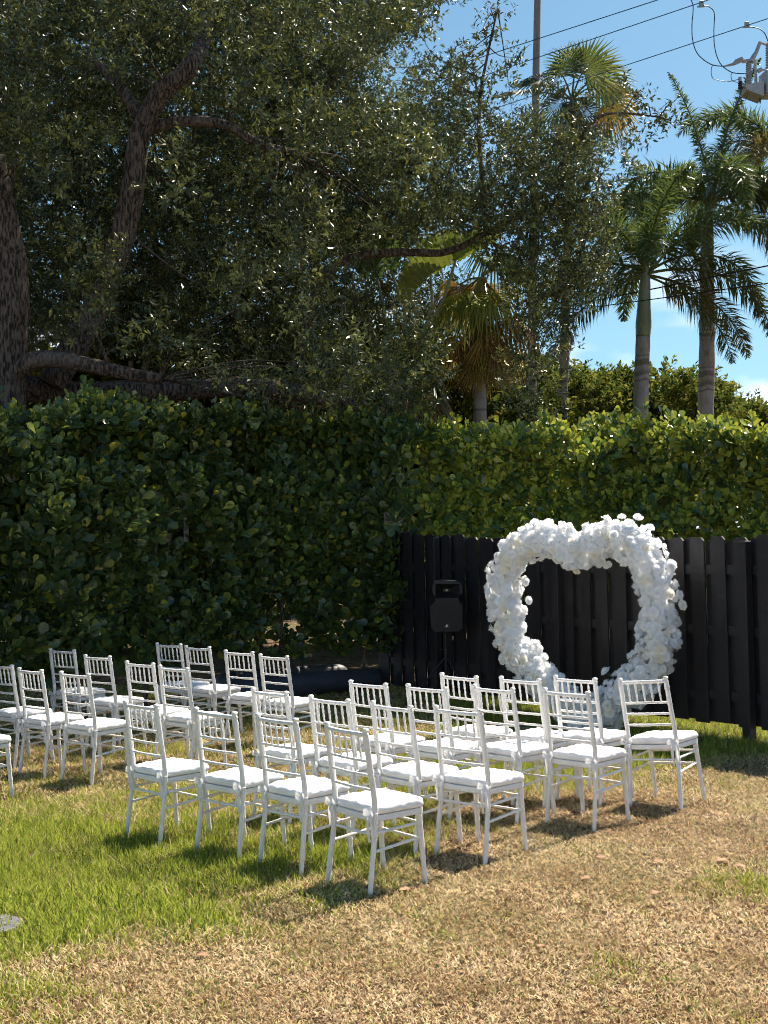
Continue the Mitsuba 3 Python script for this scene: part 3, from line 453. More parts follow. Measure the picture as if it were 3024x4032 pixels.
oakA = [(-4.88,16.18,9.12,0.24),(-4.2,15.49,8.58,0.21),(-3.37,16.2,8.97,0.3),(-2.82,15.52,8.59,0.19),(-2.6,16.15,8.78,0.26),(-2.28,15.92,8.88,0.3),(-0.96,14.91,8.34,0.23),(-0.71,15.74,8.61,0.28),(-0.27,15.36,8.44,0.29),(0.15,15.57,8.48,0.23),(0.5,15.8,8.71,0.27),(-4.16,14.95,8.18,0.21),(-3.25,15.34,8.22,0.24),(-1.64,15.46,8.29,0.18),(-1.49,16.09,8.36,0.25),(-1.04,15.31,8.2,0.31),(-0.06,15.1,8.13,0.31),(0.36,15.69,8.25,0.27),(-4.71,15.46,7.88,0.24),(-3.73,16.08,8.1,0.17),(-3.09,15.1,7.84,0.24),(-1.78,15.1,7.64,0.24),(-1.33,15.04,7.85,0.2),(-4.78,15.79,7.59,0.18),(-1.44,14.94,7.35,0.29),(-4.56,14.97,7.16,0.2),(-4.12,14.97,7.13,0.14),(-1.12,15.88,7.37,0.24),(-0.65,15.47,7.15,0.28),(-0.3,15.25,7.03,0.28),(-4.25,15.47,6.91,0.27),(-3.65,15.04,6.72,0.27),(-3.44,15.65,7.07,0.22),(-2.43,15.7,6.82,0.21),(-1.05,15.41,6.89,0.19),(-0.78,15.81,6.93,0.21),(0.3,15.89,6.9,0.27),(0.6,14.99,6.58,0.26),(-3.86,15.39,6.45,0.29),(-3.75,16.07,6.66,0.17),(-1.35,16,6.68,0.26),(-0.86,15.7,6.63,0.16),(0.65,15.68,6.6,0.21),(-2.44,15.18,6.19,0.31),(-1,15.39,5.97,0.31),(-0.84,15.45,6.02,0.31),(-1.18,15.24,5.58,0.18),(-0.83,15.71,5.72,0.21),(-0.17,15.63,5.71,0.14),(-3.6,15.45,5.58,0.25),(-3.38,15.79,5.53,0.22),(-1.72,15.05,5.2,0.27),(-1.44,15.66,5.36,0.15),(-1.05,15.24,5.29,0.21),(-3.74,15.89,5.21,0.25),(-1.69,15.27,4.91,0.19),(-1.55,16.17,5.23,0.17),(-1.09,16.13,5.33,0.2),(-2.71,15.16,4.55,0.14),(-2.51,15.19,4.8,0.13),(-1,15.44,4.61,0.25),(-0.69,15.15,4.65,0.19),(-3.02,15.51,4.4,0.22),(-2.59,15.78,4.55,0.18),(-2.21,15.28,4.23,0.15),(-0.79,15.64,4.27,0.22),(-0.44,15.07,4.3,0.21),(-0.12,15.67,4.33,0.17),(-2.27,15.7,4.1,0.17),(-0.98,15.22,4.02,0.14),(-0.48,15.13,4.06,0.26),(0.59,15.01,4,0.17),(-1.64,16.11,3.85,0.14),(-0.57,17.97,9.88,0.26),(-0.1,17.9,9.85,0.22),(-5.48,18.26,9.83,0.18),(-5.22,18.81,10.27,0.19),(-4.62,18.97,10.15,0.24),(-3.39,17.41,9.51,0.2),(-2.67,17.41,9.34,0.21),(-2.23,17.67,9.39,0.36),(-2.13,18.17,9.95,0.27),(-1.73,18.26,9.61,0.23),(-1.28,17.59,9.54,0.2),(-0.4,18.61,9.85,0.28),(-0.12,17.62,9.68,0.24),(0.5,17.82,9.63,0.22),(0.73,18.27,9.6,0.17),(-5.76,18.6,9.42,0.17),(-5.12,17.78,9.22,0.2),(-4.95,18.2,9.56,0.35),(-4.21,19.11,9.94,0.36),(-3.75,19.16,9.88,0.24),(-2.28,18.58,9.62,0.36),(-1.82,18.02,9.35,0.19),(-1.2,17.88,9.27,0.24),(-0.29,17.46,8.85,0.33),(-0.12,18.75,9.44,0.3),(0.51,17.75,9.16,0.2),(-5.08,18.55,9.27,0.24),(-4.67,18.31,9,0.26),(-4.16,18.19,8.8,0.33),(-3.37,18.68,9.04,0.21),(-3.11,18.64,9.34,0.23),(-2.74,18.61,9.32,0.24),(-2.05,18.66,8.95,0.21),(-1.19,17.92,8.76,0.34),(-0.77,18.9,9.34,0.23),(-0.31,17.88,8.86,0.23),(-4.95,18.46,8.67,0.29),(-4.67,18.03,8.43,0.18),(-3.51,17.64,8.41,0.31),(-3.2,17.89,8.36,0.16),(-2.94,19.17,8.86,0.22),(-2.48,17.94,8.41,0.21),(-2.07,18.49,8.46,0.27),(-1.58,17.88,8.44,0.3),(-1.43,18.05,8.6,0.3),(-0.83,17.99,8.3,0.23),(-0.36,19,8.81,0.17),(-5.56,18.3,8.04,0.32),(-5.36,19.17,8.57,0.21),(-4.02,19.03,8.33,0.3),(-3.33,18.46,8.04,0.19),(-2.53,18.41,8.37,0.31),(-2.12,18.82,8.31,0.29),(-1.59,17.57,7.76,0.18),(-0.28,18.94,8.27,0.32),(-0.18,18.68,8.12,0.27),(0.34,18.23,7.89,0.2),(-5.37,17.77,7.6,0.2),(-4.88,17.66,7.43,0.34),(-4.58,17.97,7.84,0.36),(-4.13,18.65,7.68,0.2),(-3.85,18,7.78,0.19),(-3.26,17.86,7.7,0.19),(-2.97,18.34,7.94,0.22),(-2.74,19.1,7.84,0.37),(-2,18.99,7.95,0.27),(-1.77,18.06,7.54,0.34),(-1.27,17.88,7.77,0.24),(-0.82,18.24,7.89,0.35),(0.05,19.2,7.92,0.34),(0.39,18.39,7.52,0.29),(-5.8,18.89,7.63,0.29),(-5,17.63,7.28,0.18),(-4.79,18.52,7.57,0.19),(-3.71,18.71,7.37,0.22),(-3.55,19.04,7.6,0.26),(-2.81,17.78,7.34,0.28),(-2.61,18.08,7.36,0.25),(-1.9,17.9,7.14,0.23),(-1.76,17.52,7.12,0.29),(-0.5,18.4,7.28,0.2),(-0.03,18.2,7.36,0.34),(0.32,18.54,7.43,0.28),(0.8,18.53,7.35,0.35),(-5.79,18.63,7.21,0.22),(-5.29,17.72,6.91,0.35),(-5.12,18.07,6.8,0.2),(-4.5,18.67,7.17,0.25),(-3.49,17.64,6.68,0.25),(-3.68,19.18,7.34,0.37),(-3.29,19.18,7.06,0.34),(-2.67,19.07,7.05,0.28),(-2.32,18.68,6.8,0.37),(-1.86,18.17,6.78,0.26),(-1.21,18.71,6.86,0.26),(-0.9,17.99,6.79,0.26),(0.43,18.02,6.63,0.34),(-5.45,18.83,6.79,0.25),(-4.78,17.81,6.38,0.34),(-4.48,17.99,6.25,0.27),(-4.5,19.14,6.72,0.32),(-3.67,18.06,6.4,0.3),(-3.36,18.88,6.69,0.23),(-3.14,18.98,6.82,0.39),(-2.75,18.93,6.48,0.22),(-2.07,17.78,6.5,0.24),(-1.83,17.94,6.34,0.35),(-0.96,18.01,6.27,0.34),(-0.4,18.66,6.42,0.33),(-0.21,19.12,6.69,0.18),(0.29,18.97,6.61,0.2),(0.59,18.71,6.58,0.26),(1.19,18.13,6.42,0.17),(-5.79,18.81,6.38,0.28),(-5.1,18.88,6.4,0.21),(-4.44,17.95,5.9,0.24),(-4.51,19.19,6.33,0.2),(-2.59,17.71,5.96,0.35),(-2,18.3,6.06,0.36),(-1.86,18.46,5.93,0.33),(-0.85,18.36,5.93,0.21),(-5.29,18.13,5.54,0.16),(-4.92,18.04,5.56,0.28),(-4.7,18.81,5.68,0.29),(-4.39,18.13,5.75,0.17),(-3.64,18.41,5.62,0.31),(-3.15,19.15,5.88,0.38),(-2.4,18.02,5.53,0.3),(-2.06,18.45,5.64,0.17),(-0.95,17.61,5.39,0.27),(-0.48,17.53,5.53,0.24),(-5.84,18.96,5.53,0.24),(-4.74,17.76,5.13,0.25),(-4.87,19.16,5.38,0.32),(-3.98,17.75,5.16,0.29),(-3.93,18.27,5.3,0.17),(-3.17,18.06,5.2,0.25),(-3.01,18.45,5.31,0.22),(-2.56,18.03,5.1,0.29),(-2.06,17.43,5.07,0.18),(-1.69,18.92,5.19,0.34),(-1.08,18.83,5.45,0.21),(-0.63,17.78,4.93,0.2),(0.35,18.88,5.14,0.35),(-5.65,18.9,5.11,0.27),(-4.97,18.45,4.88,0.26),(-4.34,18.02,4.84,0.21),(-3.19,17.73,4.77,0.23),(-2.9,18.92,4.85,0.35),(-2.64,18.7,4.74,0.25),(-2.02,17.88,4.82,0.21),(-1.71,18.46,4.64,0.27),(-0.87,18,4.53,0.19),(-0.7,18.14,4.65,0.33),(0.24,17.88,4.78,0.16),(0.68,18.36,4.77,0.37),(-3.14,18.06,4.45,0.17),(-2.33,17.64,4.15,0.17),(-1.78,17.77,4.42,0.16),(-1.22,18.29,4.55,0.19),(-0.77,18.36,4.21,0.19),(-0.68,17.94,4.2,0.34),(0,17.83,4.28,0.26),(0.17,18.36,4.33,0.31),(0.78,18.34,4.46,0.21),(0.62,24.41,12.71,0.3),(-6.49,21.25,11.02,0.34),(-7.46,24.43,12.44,0.52),(-5.84,21.27,11.04,0.56),(-6.67,24.38,12.77,0.32),(-5.12,20.53,10.99,0.34),(-6.04,23.8,12.34,0.54),(-4.65,20.92,11.12,0.48),(-5.57,23.54,12.24,0.39),(-4.21,20.1,10.57,0.52),(-4.78,24.08,12.45,0.66),(-4.17,21.48,11.18,0.26),(-4.08,22.36,11.63,0.44),(-3.58,21.11,10.91,0.3),(-3.96,24.45,12.3,0.63),(-3.02,21.13,11.22,0.28),(-3.39,24.36,12.39,0.62),(-2.43,20.78,10.89,0.25),(-2.67,23.13,11.96,0.58),(-1.98,21.25,10.97,0.33),(-2.18,22.22,11.48,0.33),(-1.44,20.57,10.68,0.44),(-1.7,22.86,11.89,0.61),(-1.29,21.3,11.27,0.4),(-1.24,24.27,12.32,0.35),(-0.73,20.45,10.9,0.41),(-0.67,22.47,11.38,0.4),(-0.15,20.76,10.77,0.28),(-0.07,24.03,12.45,0.29),(0.31,20.13,10.65,0.32),(0.3,22.43,11.41,0.48),(0.52,20.17,10.71,0.29),(1.06,23.89,12.23,0.44),(-6.04,20.05,10.39,0.37),(-6.75,22.34,11.26,0.33),(-5.54,20.93,10.61,0.43),(-6.48,24.18,11.71,0.57),(-5.24,20.5,10.35,0.54),(-5.53,22.85,11.47,0.54),(-5.02,21.31,10.88,0.32),(-5.18,23.19,11.49,0.33),(-4.24,20.59,10.34,0.47),(-5.13,23.9,11.84,0.61),(-3.84,20.98,10.38,0.57),(-4.19,23.43,11.44,0.5),(-3.7,21.34,10.9,0.39),(-3.94,23.84,11.54,0.42),(-2.99,20.24,10.06,0.53),(-3.35,22.5,10.95,0.51),(-2.71,21.34,10.55,0.55),(-2.86,24.5,12.13,0.42),(-2.23,20.78,10.52,0.4),(-2.36,23.61,11.82,0.41),(-1.66,21.12,10.49,0.39),(-1.7,23.21,11.37,0.63),(-1.07,20.2,10.37,0.3),(-1.46,24.3,12.04,0.51),(-0.65,21.3,10.71,0.5),(-0.91,22.09,11.16,0.51),(-0.22,20.56,10.3,0.34),(-0.02,23.34,11.31,0.63),(0.15,20.22,10.31,0.27),(0.33,22.2,11.09,0.38),(-6.22,21.3,10.38,0.55),(-7.24,23.8,11.4,0.31),(-5.46,20.22,10.03,0.32),(-6.15,22.97,10.77,0.28),(-5.53,21.4,10.38,0.35),(-5.52,22.15,10.39,0.47),(-4.88,20.5,10.1,0.35),(-5.11,23.07,10.85,0.63),(-4.36,20.78,10.04,0.28),(-4.79,23.46,11.08,0.61),(-3.86,21.1,9.98,0.4),(-4.35,24.5,11.66,0.35),(-3.32,20.52,9.79,0.33),(-3.85,22.42,10.82,0.55),(-2.8,20.66,9.75,0.3),(-3.62,24.11,11.28,0.33),(-2.5,21.3,10.36,0.5),(-2.77,24.12,11.44,0.49),(-1.85,20.07,9.71,0.46),(-2.23,23.03,10.97,0.42),(-1.49,20.34,9.86,0.49),(-1.76,23.57,10.93,0.29),(-1.08,20.95,9.9,0.57),(-1.26,22.59,10.45,0.31),(-0.86,20.8,9.93,0.31),(-0.79,23.98,11.08,0.58),(-0.38,21,9.99,0.31),(-0.21,22.21,10.58,0.36),(-6.04,20.91,9.63,0.56),(-7.37,24.49,10.74,0.34),(-5.49,20.35,9.55,0.26),(-6.8,23.99,10.62,0.66),(-4.97,20.17,9.53,0.51),(-5.76,23.21,10.25,0.43),(-4.8,21.04,9.46,0.4),(-4.99,22.35,10.03,0.51),(-4.22,20.12,9.46,0.39),(-4.97,24.28,10.67,0.57),(-3.66,20.17,9.24,0.24),(-4.71,24.37,10.69,0.45),(-3.68,21.28,9.91,0.46),(-4.08,23.91,10.89,0.38),(-2.76,20.25,9.42,0.42),(-3.32,23.35,10.49,0.37),(-2.3,20.63,9.58,0.39),(-3.02,24.33,10.76,0.34),(-1.87,21.04,9.81,0.37),(-2.09,22.16,10.12,0.49),(-1.61,20.77,9.32,0.47),(-1.7,23.71,10.49,0.55),(-0.98,20.75,9.44,0.45),(-1.35,22.53,9.94,0.39),(-0.66,20.41,9.52,0.49),(-0.73,22.19,10.17,0.6),(-0.22,20.24,9.45,0.4),(-6.23,20.51,9.11,0.5),(-6.57,22.57,9.91,0.62),(-5.76,21.08,9.27,0.25),(-6.12,22.88,9.77,0.52),(-5.18,20.89,9.04,0.49),(-5.93,23.9,10,0.63),(-5.12,21.37,9.45,0.28),(-5.49,24.22,10.47,0.56),(-4.45,20.94,9.09,0.44),(-5.2,24.41,10.18,0.62),(-3.96,20.6,9.03,0.46),(-4.26,22.31,9.8,0.37),(-3.4,21.33,9.32,0.42),(-3.77,22.4,9.72,0.54),(-2.84,21.15,9.2,0.3),(-3.71,24.47,10.49,0.32),(-2.29,20.63,9.19,0.5),(-2.78,23.06,9.65,0.54),(-2.02,21.08,9.28,0.34),(-2.33,23.27,10.03,0.28),(-1.73,20.92,9.15,0.49),(-1.85,23.52,10.08,0.55),(-1.28,20.4,8.82,0.48),(-1.54,24.33,10.32,0.61),(-0.5,21.18,8.95,0.54),(-0.61,24.36,10.34,0.66),(-0.04,21.02,9.01,0.29),(-0.47,24.01,9.92,0.61),(0.13,20.73,8.95,0.53),(0.22,23.95,9.97,0.52),(-6.43,21.42,9.02,0.45),(-6.63,22.18,9.31,0.58),(-5.86,20.61,8.59,0.26),(-6.28,22.94,9.52,0.36),(-5.2,21.13,8.74,0.52),(-6.08,23.23,9.31,0.43),(-5.01,21.2,8.8,0.49),(-5.57,23.53,9.37,0.42),(-4.27,20.41,8.37,0.44),(-5.11,23.29,9.38,0.39),(-4.06,21.45,8.79,0.5),(-4.28,22.39,9.36,0.56),(-3.4,21.18,8.54,0.41),(-3.5,22.02,9.15,0.43),(-2.69,20.06,8.37,0.38),(-3.23,23.02,9.38,0.58),(-2.54,20.07,8.36,0.4),(-2.9,24.33,9.79,0.48),(-1.97,20.83,8.65,0.48),(-2.25,22.77,9.43,0.3),(-1.6,20.54,8.62,0.25),(-1.72,24.48,9.85,0.57),(-1.26,21.24,8.64,0.51),(-1.15,23.98,9.72,0.65),(-0.85,21.01,8.56,0.29),(-0.61,24.28,9.43,0.31),(-0.26,20.45,8.5,0.47),(-0.4,22.12,9.19,0.41),(0.25,21.33,8.52,0.55),(0.25,23.59,9.34,0.34),(0.65,20.73,8.52,0.41),(0.71,24.49,9.88,0.58),(-5.96,20.14,7.92,0.3),(-6.81,22.47,8.7,0.55),(-5.97,21,8.35,0.33),(-6.16,22.14,8.84,0.3),(-5.11,20.59,7.98,0.48),(-5.81,23.75,9.22,0.62),(-5.1,21.15,8.17,0.45),(-5.62,23.38,9.21,0.5),(-4.11,20.21,8.05,0.43),(-5.17,23.97,9.28,0.32),(-4.1,21.02,8.18,0.39),(-4.65,23.51,8.79,0.3),(-3.41,21.42,8.48,0.31),(-3.88,23.2,8.67,0.54),(-3.07,20.69,8.14,0.35),(-3.67,24.32,8.97,0.35),(-2.59,20.7,8.01,0.4),(-2.97,22.63,8.69,0.6),(-2.18,20.88,8.02,0.46),(-2.31,24.17,9.27,0.57),(-1.57,21.47,8.44,0.5),(-1.99,24.2,9.23,0.67),(-1.31,20.81,8.21,0.25),(-1.3,23.72,8.78,0.61),(-0.54,20.38,8.1,0.45),(-0.97,22.16,8.43,0.48),(-0.25,20.63,7.88,0.31),(-0.09,23.85,9,0.37),(0.09,21.18,8.16,0.3),(0.14,22.88,8.81,0.54),(0.78,21.37,8.18,0.45),(0.66,22.5,8.56,0.34),(-5.81,20.13,7.71,0.52),(-7.06,23.49,8.3,0.61),(-5.92,20.7,7.6,0.28),(-6.83,23.86,8.76,0.56),(-5.14,20.39,7.6,0.35),(-6.31,24.29,8.58,0.53),(-4.89,20.67,7.67,0.37),(-5.23,22.28,8.21,0.61),(-4.23,21.02,7.89,0.49),(-4.9,23.48,8.37,0.48),(-4.01,20.75,7.78,0.38),(-4.52,22.89,8.08,0.59),(-3.52,20.34,7.71,0.24),(-3.69,22.43,8.07,0.45),(-2.96,21.14,7.71,0.28),(-3.33,23.77,8.54,0.55),(-2.52,21.35,7.87,0.48),(-2.65,22.86,8.32,0.48),(-2.15,20.16,7.59,0.44),(-2.31,22.92,8.32,0.48),(-1.64,20.77,7.8,0.41),(-1.86,22.59,8.03,0.45),(-1.24,21.02,7.75,0.41),(-1.13,23.26,8.45,0.45),(-0.65,20.42,7.67,0.32),(-0.93,24.37,8.72,0.53),(-0.43,20.9,7.61,0.43),(-0.25,23.41,8.21,0.52),(0.15,21.15,7.82,0.5),(0.24,24.43,8.72,0.3),(0.59,21.45,7.67,0.45),(0.59,23.13,8.03,0.59),(1.01,20.26,7.38,0.24),(1.28,22.47,7.9,0.48),(-6.93,23.85,8.01,0.6),(-5.55,20.43,7.21,0.46),(-6.97,24.39,8.12,0.3),(-5.28,20.59,7.06,0.39),(-6.12,23.64,8.14,0.41),(-5,21.1,7.19,0.29),(-5.55,24.05,8.27,0.65),(-4.18,20.37,7.2,0.46),(-5.05,24.49,8.38,0.64),(-3.92,20.18,7.24,0.49),(-4.1,22.9,7.94,0.37),(-3.35,20.74,7.14,0.33),(-4.11,23.51,7.84,0.48),(-3.07,20.16,7.03,0.32),(-3.27,22.56,7.52,0.39),(-2.6,20.5,7.08,0.37),(-3.05,23.24,7.78,0.42),(-2.26,21.08,7.45,0.36),(-2.54,23.75,7.91,0.51),(-1.62,20.26,7.11,0.48),(-1.63,22.6,7.66,0.58),(-1.21,20.16,7.09,0.44),(-1.07,22.1,7.34,0.33),(-0.63,20.5,7.22,0.56),(-0.92,24.43,8,0.54),(-0.09,21.01,7.19,0.55),(-0.47,22.69,7.85,0.62),(0.13,20.66,7.09,0.4),(0.38,22.15,7.39,0.47),(0.58,20.07,7.13,0.41),(0.73,23.09,7.64,0.49),(1.1,20.32,7.02,0.33),(1.37,22.13,7.65,0.42),(1.51,22.89,7.46,0.38),(-6.48,21.32,6.99,0.32),(-6.65,22.18,7.2,0.58),(-5.85,20.68,6.67,0.52),(-6.55,22.9,7.12,0.29),(-5.55,21.45,6.84,0.35),(-6.1,23.19,7.17,0.32),(-4.85,20.8,6.77,0.5),(-5.33,23.52,7.37,0.31),(-4.6,21.31,6.77,0.49),(-4.84,22.2,7.35,0.42),(-3.76,20.93,7,0.35),(-4.25,23.2,7.21,0.45),(-3.53,21.33,6.81,0.53),(-3.85,22.22,6.94,0.35),(-2.95,20.92,6.75,0.48),(-3.62,23.45,7.5,0.54),(-2.56,20.92,6.65,0.4),(-3.21,24.44,7.67,0.48),(-2.03,20.67,6.84,0.32),(-2.42,23.9,7.33,0.42),(-1.58,20.24,6.67,0.24),(-1.72,22.32,7.2,0.43),(-1.33,21.08,6.81,0.36),(-1.46,23.99,7.64,0.53),(-0.62,20.1,6.56,0.28),(-0.77,23.83,7.64,0.62),(-0.21,24.3,7.38,0.44),(0.27,22.75,6.96,0.49),(0.86,24.17,7.47,0.36),(-6.15,21.17,6.32,0.25),(-7.04,22.93,6.66,0.28),(-5.8,20.2,6.13,0.5),(-6.7,23.52,6.88,0.55),(-5.4,21.22,6.31,0.53),(-5.78,23.18,6.87,0.49),(-5.09,21.25,6.55,0.33),(-5.09,22.32,6.47,0.28),(-4.4,20.92,6.31,0.41),(-5.25,24.47,7.14,0.48),(-3.92,21.01,6.33,0.28),(-4.45,22.75,6.79,0.59),(-3.55,20.09,6.09,0.25),(-3.99,23.47,6.89,0.55),(-3.1,20.58,6.3,0.3),(-3.11,22.4,6.78,0.29),(-2.3,20.17,6.12,0.55),(-3.05,24.43,7.02,0.62),(-1.97,21.23,6.35,0.35),(-2.35,24.12,6.75,0.51),(-1.61,21.4,6.57,0.57),(-2.07,23.59,6.83,0.57),(-1.3,20.01,6.24,0.55),(-1.26,22.47,6.46,0.38),(-0.81,20.61,6.13,0.43),(-0.93,24.06,6.72,0.39),(-0.17,23.25,6.74,0.44),(0.36,23.89,6.71,0.41),(1.25,23.38,6.62,0.51),(-5.96,20.16,5.73,0.4),(-6.59,22.28,6.02,0.34),(-5.76,20.07,5.81,0.44),(-6.52,22.85,6.48,0.38),(-5.09,20.03,5.84,0.26),(-6.05,23.07,6.14,0.33),(-5.06,20.89,6.03,0.37),(-5.63,24.4,6.7,0.36),(-4.61,21.32,5.86,0.52),(-4.99,23.32,6.35,0.62),(-4.08,21.5,6.17,0.59),(-4.51,24.35,6.43,0.58),(-3.36,20.08,5.69,0.43),(-3.65,22.7,6.4,0.53),(-3.26,21.41,5.98,0.58),(-3.73,23.99,6.62,0.53),(-2.63,21.25,5.97,0.37),(-2.7,22.07,6.26,0.43),(-1.92,20.72,6.01,0.49),(-2.23,22.55,6.22,0.29),(-1.58,20.5,5.75,0.27),(-1.72,23.51,6.39,0.34),(-1.37,20.4,5.55,0.38),(-1.37,22.95,6.01,0.27),(-0.69,20.06,5.74,0.45),(-0.68,23.53,6.09,0.56),(-0.48,21.16,5.83,0.51),(-0.24,24.06,6.26,0.37),(0.01,22.89,6.21,0.48),(0.49,23.34,6.45,0.51),(1.03,23.99,6.28,0.6),(-6,20.2,5.21,0.48),(-7.21,23.27,5.86,0.44),(-6.09,21.29,5.54,0.51),(-6.7,24.23,6.11,0.6),(-5.38,20.64,5.62,0.3),(-5.69,22.23,5.69,0.31),(-4.94,20.49,5.55,0.42),(-5.22,22.14,5.67,0.4),(-4.74,21.37,5.47,0.58),(-4.8,22.2,5.76,0.28),(-4.02,21.09,5.67,0.53),(-4.25,22.12,5.72,0.35),(-3.44,21.29,5.63,0.26),(-4.11,24.04,6.11,0.58),(-3.09,21.39,5.44,0.52),(-3.15,23.08,6,0.46),(-2.74,20.8,5.42,0.45),(-2.82,22.46,5.46,0.57),(-2.07,21.26,5.29,0.54),(-2.52,23.22,5.82,0.47),(-1.45,20.2,5.46,0.32),(-1.88,22.47,5.87,0.34),(-1.26,20.01,5.1,0.46),(-1.29,24.32,6.07,0.36),(-0.62,21.15,5.33,0.4),(-0.7,24.01,5.72,0.64),(-0.45,23.32,5.93,0.6),(0.01,20.39,5.15,0.27),(0.25,23.72,5.59,0.49),(0.7,20.95,5.14,0.3),(0.79,24.24,5.93,0.63),(1.1,24.37,5.77,0.62),(-3.29,20.33,5.03,0.44),(-4,23.5,5.2,0.28),(-2.95,21.22,5.05,0.32),(-3.48,24.13,5.47,0.33),(-2.48,20.03,4.74,0.45),(-2.97,23.84,5.37,0.43),(-2.2,20.53,4.71,0.3),(-2.16,22.81,5.12,0.31),(-1.58,20.55,5.03,0.51),(-1.62,22.43,5.09,0.45),(-1,20.22,4.9,0.5),(-1.62,24.39,5.43,0.46),(-0.94,20.56,4.67,0.42),(-0.68,23.63,5.33,0.58),(-0.33,21.05,4.78,0.36),(-0.34,23.69,5.26,0.43),(0.29,21.14,5.06,0.31),(0.29,24.44,5.61,0.37),(0.64,21.4,4.93,0.37),(0.77,23.19,5.2,0.57),(1.06,24.45,5.19,0.59),(-1.5,20.3,4.52,0.38),(-2.08,24.1,5,0.5),(-1.17,21.37,4.45,0.39),(-1.56,22.8,4.62,0.29),(-0.79,22.93,4.85,0.34),(-0.25,20.07,4.35,0.4),(-0.34,22.18,4.71,0.57),(-0.07,22.22,4.68,0.4),(0.6,21.48,4.5,0.41),(0.77,24.14,4.84,0.36),(-2,17.78,4.12,0.32),(-2.32,20.32,4.16,0.3),(-1.88,17.82,3.92,0.24),(-2.16,20.77,4.51,0.2),(-1.41,17.65,4.06,0.18),(-1.68,20.55,4.13,0.29),(-1.11,18.36,4.04,0.39),(-1,20.97,4.44,0.28),(-0.66,18.41,4.09,0.28),(-0.75,20.42,4.12,0.45),(-0.35,17.77,4.08,0.2),(-0.38,20.93,4.19,0.33),(0.2,17.84,3.76,0.26),(0.35,20.21,4.09,0.23),(0.42,17.7,3.85,0.37),(0.83,20.3,4.21,0.2),(-1.95,15.44,3.85,0.13),(-1.82,16.2,4.01,0.17),(-1.51,15.62,3.86,0.16),(-1.18,15.75,3.95,0.15),(-0.68,15.62,3.89,0.26),(-0.04,16.03,3.92,0.2),(0.12,16.38,4.02,0.29),(0.52,16.37,4.07,0.18),(-0.92,16.12,3.83,0.19),(-0.58,16.51,3.84,0.27),(-0.24,16.27,3.79,0.2),(-3.66,15.79,5.25,0.13),(-3.55,15.88,5.37,0.2),(-3.35,15.7,5.26,0.16),(-3.48,15.79,5,0.26),(-3.92,16.34,4.85,0.3),(-3.53,15.94,4.97,0.15),(-4.77,15.78,8.17,0.16),(-4.42,15.37,7.98,0.25),(-4.84,15.83,7.97,0.19),(-4.68,15.73,8.05,0.19),(-4.48,15.8,8.07,0.24),(-4.84,15.68,7.68,0.27),(-4.48,15.12,7.58,0.25),(-4.76,15.69,7.61,0.27),(-4.29,15.09,7.33,0.26),(-4.51,15.37,7.27,0.27),(-4.78,15.86,7.15,0.23),(-4.52,15.82,7.08,0.3),(-4.81,15.77,6.93,0.24),(-4.43,15.21,6.8,0.14),(-2.08,16.42,8.79,0.28)]
